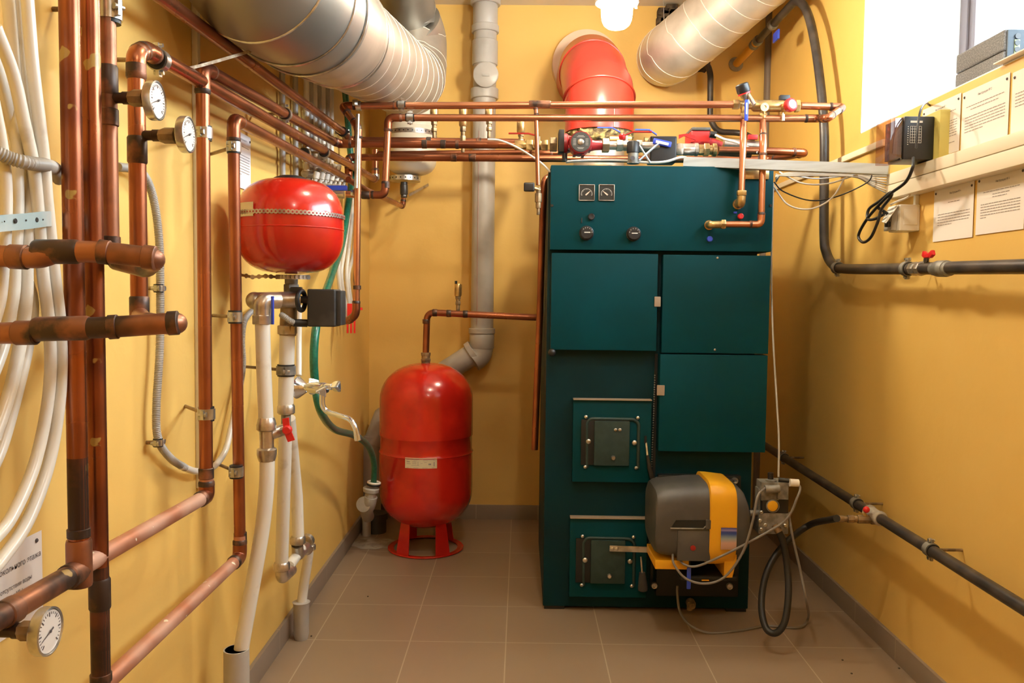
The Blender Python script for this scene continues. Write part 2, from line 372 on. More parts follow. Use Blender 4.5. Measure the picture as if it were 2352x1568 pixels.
# ---------------------------------------------------------------- big vertical copper pipes, left wall
R28 = .0142
X0 = -.65
t1 = L(182, 1292); 
pipe('thick vertical copper pipe nearest the camera on the left, ending at a stained tee', [V((t1.x, t1.y, ZC-.01)), V((t1.x, t1.y, t1.z-.03))], R28, COPP, rings=[(V((t1.x, t1.y, t1.z+.045)), (0, 0, 1), .006)])
p2 = L(219, 784); b2 = L(232, 1568)
pipe('thick vertical copper pipe running full height just right of the leftmost pipe', [V((X0, p2.y, ZC-.01)), V((X0, p2.y, .30))], R28, COPP,
     rings=[(L(229, 1363), (0, 0, 1), .022), (L(232, 1555), (0, 0, 1), .006)])
for pn, x_, y_, za1, zb1_ in (('copper_pipe', X0, t1.y, L(178, 1050).z, t1.z+.045), ('copper_pipe.001', X0, p2.y, L(228, 1300).z, L(232, 1545).z)):
    P('scorched_section', BKN, bpy.data.objects[pn], cyl, (x_, y_, zb1_), (x_, y_, za1), R28*1.008, 20)
# lower horizontal runs along the left wall
qA = L(480, 1135)
pipe('sloping paint-specked copper pipe from leftmost riser tee to the clamped riser elbow', [V((X0, t1.y+.012, L(190, 1300).z)), L(475, 1138), L(474, 1098)], R28, COPS)
pipe('short thick copper pipe along the wall from the frame edge to the stained tee', [L(-60, 1450), L(188, 1306)], R28*1.12, COPD, name='copper_pipe', rings=[(L(168, 1318), L(188, 1306)-L(0, 1415), .016), (L(20, 1405), L(188, 1306)-L(0, 1415), .012)])
bm = bm_(); lathe(bm, [(R28*1.2, -.035), (R28*1.28, -.03), (R28*1.28, .03), (R28*1.2, .035)], t1, (0, 0, 1), 20); tg = fin('tee_fitting', bm, COPD); tag(tg, 'heat-blackened tee joining the leftmost riser and the sloping pipes', 'pipe fitting')
qB = L(551, 1281)
pipe('long paint-specked copper pipe sloping to the lower left corner of the view', [V((X0, p2.y+.004, L(238, 1572).z)), L(551, 1279), L(551, 1230)], R28, COPS)
# riser A with top elbow and run to the back
dA = L(470, 700).y
runA = L(770, 325)
pipe('copper riser with two clamps turning along the wall below the big duct', [V((X0, dA, L(474, 1098).z+.005)), V((X0, dA, L(470, 158).z)), L(770, 327)], R28*.97, COP,
     rings=[(V((X0, dA, L(476, 1085).z)), (0, 0, 1), .01)])
clamp('bright clamp on the second clamped riser, just right of the lower round gauge', L(468, 306), (0, 0, 1), R28, V((XL, L(468, 306).y+.11, L(468, 306).z)), side=(0, 1, 0))
clamp('bright clamp on the riser beside the white corrugated conduit loop', L(474, 950), (0, 0, 1), R28, V((XL, L(474, 950).y+.11, L(474, 950).z)), side=(0, 1, 0))
# riser B
dB = L(540, 760).y
xB = -.675
pipe('copper riser left of the hanging red tank, with three clamps', [L(551, 1234), V((X0, dB, L(540, 430).z)), V((X0, dB, L(528, 268).z)), L(801, 412, -.672), L(800, 362, -.672)], R28*.93, COP, rings=[(L(552, 1235), (0, 0, 1), .012)])
for px, py, s in ((530, 334, 'uppermost clamp on the riser beside the pinned notice on the left wall'), (536, 728, 'middle clamp on the riser left of the white pipe elbow'), (545, 1081, 'lowest clamp on the riser left of the hanging red tank')):
    p = V((X0, dB, L(px, py).z)); clamp(s, p, (0, 0, 1), R28*.93, V((XL, dB+.10, p.z)), side=(0, 1, 0))
# pipe 3 and pipe 4 with the two crossing pipes
g1 = L(262, 231); 
d3 = L(250, 300).y
u0_ = D(-70, 585, 1.07); u1 = D(92, 592, 1.07); u2 = D(128, 578, 1.075); u3 = D(232, 578, 1.08); u4 = D(358, 593, 1.09)
p3b = V((X0, d3, L(252, 560).z)); up3 = V((X0, d3, L(250, 20).z))
pipe('stained copper pipe dropping behind the full-height riser to the upper crossing pipe', [V((X0, d3, ZC-.02)), V((X0, d3, p3b.z-.03))], R28*.92, COPD, rings=[(V((X0, d3, L(250, 270).z)), (0, 0, 1), .012), (V((X0, d3, L(250, 185).z)), (0, 0, 1), .02), (V((X0, d3, L(250, 552).z)), (0, 0, 1), .006)])
pipe('upper of two thick copper pipes crossing in front of the white hoses', [u0_, u1, u2, u3, u4, D(335, 616, 1.20), D(268, 600, 1.30)], R28*.98, COPD, br=1.6, elbows=False,
     rings=[(u4+(u3-u4)*.12, u4-u3, .007), (u3+(u4-u3)*.06, u4-u3, .006), (u2+(u3-u2)*.02, u3-u2, .024), (u1+(u0_-u1)*.3, u1-u0_, .010)])
d4 = L(316, 400).y
w0 = D(-70, 766, 1.07); w1 = D(60, 764, 1.07); w2 = D(110, 755, 1.07); w3 = D(240, 752, 1.075); w4 = D(408, 741, 1.09)
top4 = V((X0, d4, L(316, 128).z))
e4 = L(862, 412)
pipe('tall stained copper pipe that bends at the top into a long rising run', [V((X0, d4, L(318, 715).z)), top4, V((X0, d4+.035, L(345, 122).z)), e4, e4+V((0, 0, .13))], R28*1.0, COP, br=1.9,
     rings=[(V((X0, d4, L(318, 705).z)), (0, 0, 1), .016), (V((X0, d4, L(316, 345).z)), (0, 0, 1), .02), (V((X0, d4, L(316, 160).z)), (0, 0, 1), .008)])
pipe('lower of two thick copper pipes crossing in front of the white hoses', [w0, w1, w2, w3, w4, D(395, 748, 1.2), D(330, 735, 1.38), V((X0, d4, L(318, 722).z))], R28*.98, COPD, br=1.6, elbows=False,
     rings=[(w4+(w3-w4)*.06, w4-w3, .006), (w3+(w4-w3)*.12, w4-w3, .005), (w2+(w3-w2)*.25, w3-w2, .03), (w1, w1-w0, .012)])
clamp('dark clamp at the top of the stained pipe near the upper left corner', L(250, 22), (0, 0, 1), R28*1.1, V((XL, L(250, 22).y, L(250, 22).z)), side=(1, -.6, 0), w=.016)
p = L(364, 138); dr = (e4-top4)
clamp('black and steel clamp just above the upper round gauge', p, dr, R28*1.12, V((XL, p.y, p.z)), side=(0, -.2, 1), w=.009)
# third run, upper
t3 = L(790, 305)
pipe('highest copper pipe sloping beneath the big spiral duct', [L(352, -20), t3, D(800, 322, 3.19), D(1205, 327, 3.19)], R28*.95, COP, rings=[(D(1100, 326, 3.19), (1, 0, 0), .008), (D(985, 324, 3.19), (1, 0, 0), .008)])
clamp('black clamp where the highest sloping pipe reaches the back', t3+(L(352, -20)-t3).normalized()*.02, t3-L(352, -20), R28, None, m=BLK)
for px, py, X, s in ((655, 262, X0, 'clamp on the middle sloping pipe beneath the big duct'), (745, 350, X0, 'clamp on the lower sloping pipe right above the manifold'), (700, 352, -.672, 'rusty clamp on the lowest sloping pipe above the red tank')):
    p = L(px, py, X); clamp(s, p, dr, R28, V((XL, p.y, p.z)), side=(0, 0, 1), m=STEEL if px != 700 else BRASSD, w=.008)
# perforated strap from pipe elbow to the duct
def strap(bm, pts, w, t=.0012, up=V((0, 0, 1))):
    pts = [V(p) for p in pts]; R = []
    for i, p in enumerate(pts):
        T = (pts[min(i+1, len(pts)-1)]-pts[max(i-1, 0)]).normalized(); n = T.cross(up).normalized(); w2 = up - T*up.dot(T); w2.normalize()
        R.append([bm.verts.new(p + w2*w/2*a + n*t*b) for a, b in ((1, 1), (1, -1), (-1, -1), (-1, 1))])
    skin(bm, R)
def holes(bm, pts, step, r, n_at=None, off=.0018, up=V((0, 0, 1)), sgn=1):
    pts = [V(p) for p in pts]; acc = 0
    for a, b in zip(pts, pts[1:]):
        l = (b-a).length; T = (b-a).normalized(); n = T.cross(up).normalized()*sgn; s = step-acc
        while s < l: lathe(bm, [(r, 0), (r*.9, .0006)], a+T*s+n*off, n, 8); s += step
        acc = (acc+l) % step
st = [L(428, 158, -.655), L(470, 148, -.64), L(540, 128, -.60), L(640, 97, -.55)]
s_ = P('mounting_strap', mat('rusty perforated band', (.30, .2, .12), .6, .4, (.5, .42, .3), 60), None, strap, spl(st, 5), .006); tag(s_, 'rusty perforated metal strap tied from the pipe elbow up to the duct', 'strap')
# ---------------------------------------------------------------- round gauges on stubs
def gauge(label, p0, pf, stub_label, stub_mat=BKN):
    """p0 = where the stub leaves its pipe, pf = back of the dial; the stub runs along +x"""
    t = thing('temperature_gauge', label, 'gauge', pf); ax = V((1, 0, 0)); L0 = (pf-p0).length
    P('stub_pipe', stub_mat, t, lathe, [(.0085, 0), (.0085, L0*.35), (.010, L0*.36), (.010, L0*.5), (.0075, L0*.52), (.0075, L0*.6)], p0, ax, 16)
    P('socket_nut', BRASSD, t, lathe, [(.010, L0*.5), (.0135, L0*.62), (.0135, L0*.86), (.010, L0*.88), (.010, L0)], p0, ax, 8)
    R = .0305
    P('casing', STEEL, t, lathe, [(R*.5, -.001), (R*.97, 0), (R, .002), (R, .0135), (R*.93, .0145), (R*.90, .0115), (R*.2, .0113)], pf, ax, 40)
    f = pf+ax*.0118
    d = P('dial', DIAL, t, lathe, [(R*.88, 0), (R*.88, .0006)], f, ax, 40)
    bm = bm_()
    for i in range(25):
        a = math.radians(-135+i*270/24); dv = V((0, math.sin(a), math.cos(a))); w = .0004 if i % 4 else .0008; l0 = .70 if i % 4 else .62
        c = f+ax*.0008; sd = ax.cross(dv)
        prism(bm, [c+dv*R*l0+sd*w, c+dv*R*.8+sd*w, c+dv*R*.8-sd*w, c+dv*R*l0-sd*w], ax*.0003)
    fin('scale_marks', bm, INK, d)
    bm = bm_(); a = math.radians(110); dv = V((0, -math.sin(a), math.cos(a))); sd = ax.cross(dv); c = f+ax*.0015
    prism(bm, [c-dv*R*.25+sd*.0012, c+dv*R*.7+sd*.0003, c+dv*R*.7-sd*.0003, c-dv*R*.25-sd*.0012], ax*.0004); lathe(bm, [(.002, 0), (.002, .0012)], c, ax, 10)
    fin('needle', bm, INK, d)
    return t
ga = L(262, 231); gauge('round gauge on a stub, the highest of the three', V((X0, d3, ga.z)), A(344, 231, y=d3), '')
gb = L(325, 315); gauge('round gauge on a stub beside the bright riser clamp, below the highest one', V((X0, d4, gb.z)), A(417, 309, y=d4), '')
gc = 1.045; z3 = A(100, 1449, y=gc).z
gauge('round white-faced gauge low in the bottom left corner', V((-.66, gc, z3)), A(92, 1449, y=gc), '')
# ---------------------------------------------------------------- hoses at far left
hs = [([(-12, 60), (30, 170), (55, 280), (75, 370), (84, 440), (90, 510), (98, 620), (112, 740), (116, 850), (104, 960), (75, 1080), (25, 1190), (-20, 1245)], -.672, 14, 'white hose bulging rightmost but one in the bundle by the strap'),
      ([(62, -10), (75, 150), (93, 300), (102, 380), (107, 450), (113, 510), (124, 620), (138, 740), (141, 850), (132, 960), (108, 1080), (62, 1200), (0, 1290), (-30, 1320)], -.665, 14, 'rightmost white hose of the bundle, sweeping down to the paper notice'),
      ([(40, -10), (54, 160), (66, 290), (72, 400), (66, 500), (62, 600), (60, 690), (46, 790), (22, 900), (-15, 1010)], -.684, 14, 'white hose in the middle of the left bundle'),
      ([(18, -10), (30, 130), (38, 250), (40, 380), (40, 500), (34, 600), (30, 680), (8, 790), (-25, 880)], -.690, 14, 'white hose left of the middle of the bundle'),
      ([(-14, 130), (14, 230), (40, 330), (58, 410), (55, 500), (58, 620), (75, 700), (62, 800), (36, 910), (5, 1020), (-25, 1090)], -.697, 14, 'white hose crossing behind the others at the strap'),
      ([(-15, 230), (4, 330), (14, 420), (14, 510), (8, 610), (0, 690), (-20, 760)], -.675, 13, 'leftmost white hose at the edge of the frame')]
for pts, X, w, lb in hs:
    P_ = [L(a, b, X+.004) for a, b in pts]; o = P('white_hose', PEX, None, tube, spl(P_, 7), rp(w, P_[2]), 14); tag(o, lb, 'hose', 'white hoses at the left edge')
sp = [L(-40, 520, -.650), L(0, 513, -.648), L(60, 508, -.646), L(100, 503, -.646), L(114, 502, -.650), L(120, 502, -.668), L(121, 502, -.69), L(121, 502, XL+.002)]
s_ = P('hose_strap', mat('blue tinted zinc band', (.60, .68, .68), .35, .35, (.42, .55, .58), 8), None, strap, sp, .0205); tag(s_, 'wide perforated metal band holding the white hoses to the wall', 'strap')
bm = bm_()
for px, r in ((10, 2), (36, 6), (60, 2.4), (85, 6), (99, 2)): lathe(bm, [(rp(r, sp[2]), 0), (rp(r, sp[2])*.9, .0005)], L(px, 509-(px/20), -.6445), (1, 0, 0), 12)
h_ = fin('punched_hole', bm, BLK, s_); h_.location = V((0, 0, 0)); 
# corrugated conduits
def corr(bm, pts, r, pitch, n=12):
    q = [V(p) for p in pts]; fine = []; acc = 0
    tot = sum((b-a).length for a, b in zip(q, q[1:])); k = int(tot/pitch*2); step = tot/k; i = 0; s = 0
    out = []
    for j in range(k+1):
        d = j*step
        while i < len(q)-2 and d > s+(q[i+1]-q[i]).length: s += (q[i+1]-q[i]).length; i += 1
        seg = q[i+1]-q[i]; out.append(q[i]+seg*min(1, (d-s)/max(seg.length, 1e-6)))
    tube(bm, out, r, n, radii=[r if j % 2 else r*.86 for j in range(len(out))])
X7 = -.715
ct = thing('corrugated_conduit', 'grey corrugated conduit looping down the left wall and up behind the risers', 'conduit', L(430, 1080, X7))
c1 = spl([L(272, 383, X7), L(320, 392, X7), L(343, 425, X7), L(357, 480, X7), L(366, 560, X7), L(368, 660, X7), L(367, 800, X7), L(359, 940, X7), L(364, 1010, X7), L(392, 1052, X7), L(425, 1074, X7)], 6)
P('corrugated_sleeve', PEXG, ct, corr, c1, .0082, .0035)
P('inner_tube', PEX, ct, tube, spl([L(415, 1070, X7), L(452, 1082, X7), L(490, 1072, X7), L(517, 1035, X7), L(530, 985, X7), L(542, 930, X7), L(553, 880, X7)], 6), .0075, 12)
P('corrugated_sleeve', PEXG, ct, corr, spl([L(549, 900, X7), L(558, 840, X7), L(556, 780, X7), L(562, 735, X7), L(582, 712, X7), L(600, 705, X7)], 6), .0082, .0035)
o = P('corrugated_conduit', PEXG, None, corr, spl([L(-40, 335, -.68), L(20, 362, -.66), L(70, 375, -.645), L(110, 380, -.66), L(131, 392, -.69), L(135, 412, -.715)], 6), .0095, .004); tag(o, 'short corrugated conduit bending over the white hoses at the left edge', 'conduit')
for px, py, s in ((364, 662, 'small clip holding the conduit halfway up the left wall'), (363, 1016, 'small clip at the foot of the corrugated conduit')):
    clamp(s, L(px, py, X7), (0, 0, 1), .0082, V((XL, L(px, py, X7).y+.0, L(px, py, X7).z)), side=(0, 1, 0), w=.006)
a = L(447, 200, -.735); b = L(447, 1140, -.735)
o = P('wall_conduit', PEX, None, box, (XL, a.y-.009, .65), (XL+.014, a.y+.009, 2.2), .003); tag(o, 'narrow pale conduit strip on the left wall behind the clamped riser', 'conduit')
for px, s in ((650, 'pale vertical conduit above the cap of the hanging red tank'), (680, 'second pale conduit just right of the one above the red tank')):
    a = L(px, 300, -.72); o = P('wall_conduit', PEXG, None, cyl, (-.722, a.y, 1.40), (-.722, a.y, ZC-.01), .009); tag(o, s, 'conduit')

# ---------------------------------------------------------------- papers
def text(bm, s, size, org, ex, ez, n, align='CENTER'):
    c = bpy.data.curves.new('t', 'FONT'); c.body = s; c.size = size; c.align_x = align
    o = bpy.data.objects.new('t', c); me = bpy.data.meshes.new_from_object(o)
    Mx = Matrix((ex, ez, n)).transposed().to_4x4(); Mx.translation = org; me.transform(Mx); bm.from_mesh(me)
    bpy.data.objects.remove(o); bpy.data.curves.remove(c); bpy.data.meshes.remove(me)
def paper(label, tl, tr, bl, n, title, rows, pins=True, name='paper_notice', body=None):
    tl, tr, bl = V(tl), V(tr), V(bl); ex = (tr-tl).normalized(); w = (tr-tl).length; ez = (tl-bl); h = ez.length; ez.normalize(); n = V(n)
    t = thing(name, label, 'notice', bl)
    bm = bm_(); prism(bm, [tl+n*.0012, tr+n*.0012, bl+ex*w+n*.0012, bl+n*.0012], n*.0005); fin('sheet', bm, PAPER, t)
    o = tl+n*.0022
    if title:
        bm = bm_()
        for s, fx, fy, sz in title: text(bm, s, sz, o+ex*w*fx-ez*h*fy, ex, ez, n)
        fin('heading', bm, INK, t)
    blocks = []
    for rw in rows:
        if blocks and rw[0]-blocks[-1][-1][0] < .07: blocks[-1].append(rw)
        else: blocks.append([rw])
    for blk in blocks:
        bm = bm_()
        for fy, x0, x1 in blk:
            x = x0
            while x < x1-.01:
                l = min(random.uniform(.03, .09), x1-x); c = o+ex*w*x-ez*h*fy
                hh = h*.006; prism(bm, [c-ez*hh, c+ex*w*l-ez*hh, c+ex*w*l+ez*hh, c+ez*hh], n*.0002); x += l+.012
        fin('text_lines', bm, INKL, t)
    if pins:
        for f in ((.05), (.95)): P('drawing_pin', INK, t, lathe, [(.003, 0), (.0035, .001), (.002, .0025)], tl+ex*w*f-ez*h*.09+n*.0018, n, 12)
    return t
nL = (1, 0, 0); nR = (-1, 0, 0); XP = XR-.001
def rows(y0, dy, k, x0=.08, x1=.93, last=.5): return [(y0+i*dy, x0, x1 if i < k-1 else last) for i in range(k)]
TT = 'Инструкция № '
def rpap(label, tl, tr, bl, title, rws, **k):
    a, b, c = A(*tl, x=XP), A(*tr, x=XP), A(*bl, x=XP); z = (a.z+b.z)/2; a.z = z; b.z = z; c.y = a.y
    paper(label, a, b, c, nR, title, rws, **k)
rpap('upper notice nearest the black timer, with the longest text', (2121, 249), (2209, 217), (2117, 374), [(TT+'1', .5, .13, .008)], [(.25, .2, .9), (.31, .3, .75)]+rows(.42, .045, 8)+[(.81, .1, .9), (.855, .1, .45)])
rpap('upper notice second from the black timer, with six text lines', (2213, 214), (2322, 166), (2211, 345), [(TT+'2', .5, .15, .008)], [(.28, .1, .9), (.34, .2, .8)]+rows(.46, .05, 6))
rpap('upper notice cut off by the right edge of the view', (2328, 168), (2450, 112), (2324, 312), [], rows(.36, .05, 5, .08, .9))
rpap('lower notice under the trunking beside the broken socket', (2148, 437), (2240, 411), (2142, 556), [(TT+'4', .55, .15, .0075)], [(.30, .38, .68)]+rows(.50, .05, 5, .12, .92))
rpap('lower notice under the trunking nearest the right edge', (2247, 409), (2359, 373), (2241, 540), [(TT+'3', .55, .17, .0075)], [(.30, .15, .9), (.355, .35, .7), (.40, .35, .65)]+rows(.50, .045, 6, .1, .92, .25))
a, b = A(-95, 1290, x=XL+.002), A(93, 1217, x=XL+.002); c = A(-5, 1490, x=XL+.002)
pw = b.y-a.y; tl = V((XL+.002, b.y-.297, b.z)); tr = V((XL+.002, b.y, b.z)); bl = V((XL+.002, b.y-.297, A(97, 1408, x=XL+.002).z))
paper('white notice pinned low on the left wall behind the sloping pipe', tl, tr, bl, nL, [('теплого пола цокольного этажа', .66, .29, .0125), ('коллектора. При отсутствии воды', .64, .5, .0095), ('Инструкция № 1', .70, .60, .0095)], [])
a, b = L(545, 300, XL+.002), L(574, 326, XL+.002)
paper('notice on the left wall between the riser and the hanging red tank', V((XL+.002, a.y-.05, a.z)), V((XL+.002, b.y, a.z)), V((XL+.002, a.y-.05, L(580, 442, XL+.002).z)), nL, [(TT+'5', .62, .13, .007)], [(.24, .3, .9)]+rows(.4, .05, 8, .15, .93))

# ---------------------------------------------------------------- hanging red tank
tc = L(667, 520, -.576); tr_ = rp(120.5, tc)
T = thing('expansion_tank', 'round red expansion tank strapped up on the left wall', 'tank', V((tc.x, tc.y, A(667, 628, y=tc.y).z)))
zt_ = A(667, 411, y=tc.y).z; zb_ = A(667, 629, y=tc.y).z; hh = zt_-zb_
prof = []
for i in range(41):
    t = i/40; z = t*2-1; e = 3.0 if z > 0 else 3.0
    r = (1-abs(z)**2.7)**(1/3.0) if abs(z) < 1 else .0
    prof.append((max(tr_*r, tr_*.20 if z < 0 else tr_*.25), hh*t))
P('shell', RED, T, lathe, [(.002, 0)]+prof+[(.002, hh)], (tc.x, tc.y, zb_), (0, 0, 1), 64)
P('weld_seam', RED, T, torus, (tc.x, tc.y, A(667, 527, y=tc.y).z), (0, 0, 1), tr_*.995, .0022, 64)
P('top_cap', BLK, T, lathe, [(tr_*.34, 0), (tr_*.30, .006), (tr_*.2, .011), (tr_*.05, .012)], (tc.x, tc.y, zt_-.004), (0, 0, 1), 24)
a0 = math.radians(232)
def around(c, r, z, a0, a1, n=14): return [V((c.x+r*math.cos(math.radians(a0+(a1-a0)*i/n)), c.y+r*math.sin(math.radians(a0+(a1-a0)*i/n)), z+0*i)) for i in range(n+1)]
bm = bm_(); q = around(tc, tr_*1.004, A(560, 490, y=tc.y).z, 222, 246, 8); zz = A(555, 490, y=tc.y-.08).z
R2 = [[bm.verts.new(V((tc.x, tc.y, p.z))+(V((p.x, p.y, 0))-V((tc.x, tc.y, 0)))*1.012+V((0, 0, s*.0165))) for s in (-1, 1)] for p in q]
for u, v in zip(R2, R2[1:]): bm.faces.new((u[0], v[0], v[1], u[1]))
lab = fin('rating_label', bm, LABEL, T)
ts = thing('tank_strap', 'punched metal strap round the middle of the hanging red tank', 'strap', V((tc.x, tc.y, zz)))
zs0, zs1 = A(575, 490, y=tc.y-.06).z, A(787, 499, y=tc.y).z
q = around(tc, tr_*1.012, 0, 205, 370, 40)
for i, p in enumerate(q): p.z = zs0+(zs1-zs0)*i/40
bm = bm_(); strap(bm, q, .006); 
for i in range(0, 400):
    pass
acc = 0
for a_, b_2 in zip(q, q[1:]):
    n = (V((a_.x, a_.y, 0))-V((tc.x, tc.y, 0))).normalized()
    lathe(bm, [(.0058, 0), (.0058, .0022)], a_-n*.001, n, 10)
fin('band', bm, PERF, ts)
bm = bm_()
for a_ in q[:-1]:
    n = (V((a_.x, a_.y, 0))-V((tc.x, tc.y, 0))).normalized(); lathe(bm, [(.0023, 0), (.0023, .0004)], a_+n*.0013, n, 8)
fin('punched_hole', bm, REDC, ts)
ts = thing('tank_strap', 'punched metal strap hanging below the red tank', 'strap', D(640, 640, tc.y))
zl = A(640, 636, y=tc.y).z; cc = V((D(675, 640, tc.y).x, tc.y, zl)); rl = rp(39, tc)
q = [L(552, 631, -.70), L(580, 636, -.66), L(610, 634, -.63)] + around(cc, rl, zl, 190, 350, 12)
q = [V(p) for p in q]; bm = bm_(); strap(bm, q, .0065); holes_pts = q
for a_, b_2 in zip(q, q[1:]): 
    m_ = (a_+b_2)/2; n = (b_2-a_).cross(V((0, 0, 1))).normalized(); lathe(bm, [(.006, -.0012), (.006, .0012)], m_, n, 10); lathe(bm, [(.006, -.0012), (.006, .0012)], a_, n, 10)
fin('band', bm, PERF, ts)

# ---------------------------------------------------------------- fittings under the red tank
yT = tc.y
P0 = A(667, 632, y=yT)
T = thing('tank_connector', 'grey nickel and iron fittings joining the hanging tank to the white pipes', 'pipe fitting', A(660, 765, y=yT))
bm = bm_(); nipple(bm, A(669, 632, y=yT), (0, 0, -1), [(.016, .022, 24), (.019, .03, 6), (.015, .02, 24)]); fin('nipple', bm, VALV, T)
bm = bm_(); cyl(bm, A(585, 690, y=yT-.05), A(690, 688, y=yT-.02), .0205, 28); fin('cross_tube', bm, NICK, T)
bm = bm_(); ball(bm, A(585, 690, y=yT-.05), .0215, 24); fin('cap', bm, NICK, T)
bm = bm_(); cyl(bm, A(664, 690, y=yT-.01), A(661, 770, y=yT-.01), .0205, 24); fin('down_branch', bm, BRASSD, T)
P('union_nut', NICK, T, hexn, A(660, 757, y=yT-.01), (0, 0, 1), .0245, .022)
bm = bm_(); cyl(bm, A(660, 688, y=yT-.03), A(718, 688, y=yT-.03), .009); fin('spindle', bm, BLK, T)
bm = bm_(); torus(bm, A(692, 690, y=yT-.035), (1, -.15, 0), .024, .006, 32, 8); fin('black_ring', bm, BLK, T)
P('valve_block', BLK, T, box, A(680, 668, y=yT-.02)-V((.012, .01, .008)), A(680, 668, y=yT-.02)+V((.014, .01, .01)), .002)
bx = thing('actuator_box', 'dusty black actuator box beneath the hanging red tank', 'actuator', A(742, 752, y=yT-.02))
a, b = A(705, 750, y=yT-.05), A(766, 664, y=yT-.05)
P('housing', BLKD, bx, box, (a.x, a.y, a.z), (b.x+.004, a.y+.07, b.z), .005, seg=3)
P('side_flange', BLKD, bx, box, (b.x, a.y+.01, a.z+.003), (b.x+.016, a.y+.07, b.z-.003), .004)
P('cable_gland', RUB, bx, cyl, A(674, 741, y=yT-.04), A(706, 742, y=yT-.03), .0095)
o = P('flexible_cable', PEXG, None, corr, spl([A(645, 722, y=yT-.05), A(655, 728, y=yT-.055), A(666, 736, y=yT-.05), A(678, 742, y=yT-.04)], 6), .0075, .003); tag(o, 'short corrugated cable sleeve entering the black actuator box', 'cable')
# elbow and front white pipe
yF = 1.97
T = thing('white_water_pipe', 'wide white plastic pipe with tee and nuts, bending down into a grey sleeve', 'pipe', A(545, 1500, y=1.93))
bm = bm_(); tube(bm, rnd([A(640, 690, y=yF+.03), A(602, 690, y=yF), A(602, 725, y=yF)], .022), .0195, 24); fin('elbow', bm, NICK, T)
P('union_nut', NICK, T, hexn, A(602, 734, y=yF), (0, 0, 1), .0225, .022)
up_ = [A(603, 745, y=yF), A(606, 850, y=yF), A(611, 965, y=yF)]
P('upper_tube', PEX, T, tube, up_, rp(17, up_[0]), 24)
P('nut', NICK, T, lathe, [(.018, -.018), (.0235, -.014), (.0235, -.003), (.0215, .006), (.0185, .014)], A(612, 972, y=yF), (0, 0, 1), 12)
P('tee', NICK, T, cyl, A(612, 985, y=yF), A(613, 1040, y=yF), .0165, 24)
P('tee_branch', NICK, T, cyl, A(612, 1000, y=yF), A(655, 985, y=yF+.03), .014, 24)
P('nut', NICK, T, lathe, [(.0185, -.014), (.0215, -.006), (.0235, .003), (.0235, .014), (.018, .018)], A(613, 1045, y=yF), (0, 0, 1), 12)
lo = [A(614, 1055, y=yF), A(612, 1120, y=yF), A(603, 1210, y=yF-.0), A(588, 1300, y=yF-.01), A(572, 1390, y=1.95), A(556, 1480, y=1.94), A(550, 1530, y=1.94)]
P('lower_tube', PEX, T, tube, spl(lo, 5), .0175, 24)
P('valve_stem', NICK, T, cyl, A(640, 990, y=yF+.02), A(663, 985, y=yF), .008)
bm = bm_(); c = A(660, 987, y=yF-.005); ex = V((1, 0, 0))
prism(bm, [c+V((-.012, 0, .026)), c+V((.003, 0, .029)), c+V((.005, 0, .006)), c+V((.017, 0, -.024)), c+V((.001, 0, -.029)), c+V((-.009, 0, -.004))], (0, .004, 0)); lathe(bm, [(.011, 0), (.011, .009), (.008, .012)], c+V((0, .004, 0)), (0, -1, 0), 16)
fin('red_lever', bm, REDP, T)
bm = bm_(); box(bm, A(622, 745, y=yF-.03), A(630, 680, y=yF-.022), .0015); fin('blue_lever', bm, BLUE, T)
sl = A(543, 1490, y=1.935)
T = thing('pipe_sleeve', 'grey plastic sleeve swallowing the white pipe at bottom left', 'pipe sleeve', (sl.x, sl.y, 0))
P('sleeve', PVC, T, lathe, [(.026, 0), (.026, -sl.z), (.0295, -sl.z), (.0295, 0)], sl, (0, 0, 1), 28)
# second white pipe pair
T = thing('white_water_pipe', 'white plastic pipe hanging straight from the black actuator to a low elbow', 'pipe', A(650, 1330, y=2.15))
y2 = yT-.01
P('upper_tube', PEX, T, tube, [A(660, 765, y=y2), A(656, 930, y=y2)], rp(17.5, tc), 24)
P('nut', NICK, T, lathe, [(.018, -.014), (.0225, -.01), (.0225, .006), (.018, .012)], A(657, 938, y=y2), (0, 0, 1), 12)
P('valve_body', VALV, T, cyl, A(657, 948, y=y2), A(657, 990, y=y2), .012, 20)
P('lower_tube', PEX, T, tube, [A(656, 985, y=y2), A(652, 1120, y=y2+.04), A(647, 1290, y=y2+.08)], rp(15.5, tc), 24)
pe = A(647, 1300, y=y2+.08)
P('nut', NICK, T, lathe, [(.017, -.012), (.022, -.008), (.022, .006), (.018, .012)], pe, (0, 0, 1), 12)
P('elbow', NICK, T, tube, rnd([A(647, 1306, y=pe.y), A(648, 1326, y=pe.y), A(668, 1308, y=pe.y+.09)], .016), .0165, 20)
P('cross_tube', PEX, T, tube, [A(664, 1300, y=pe.y+.08), A(692, 1260, y=pe.y+.22)], .0145, 20)
clamp('black clamp on the straight white pipe above the chrome tap', A(657, 850, y=y2), (0, 0, 1), rp(17.5, tc), V((XL, y2+.10, A(657, 850, y=y2).z)), m=VALV, side=(.3, -1, 0))
T = thing('white_water_pipe', 'rear slimmer white pipe ending in twin nickel fittings above the skirting', 'pipe', A(690, 1400, y=2.6))
y3 = 2.32
P('tube', PEX, T, tube, [A(664, 960, y=y3-.12), A(672, 1040, y=y3-.06), A(682, 1140, y=y3), A(685, 1232, y=y3)], .0165, 20)
P('nut', NICK, T, lathe, [(.017, -.012), (.022, -.008), (.022, .006), (.018, .012)], A(684, 1240, y=y3), (0, 0, 1), 12)
P('tee', NICK, T, tube, rnd([A(683, 1250, y=y3), A(684, 1275, y=y3+.02), A(700, 1255, y=y3+.15), A(706, 1262, y=y3+.22)], .014), .0165, 20)
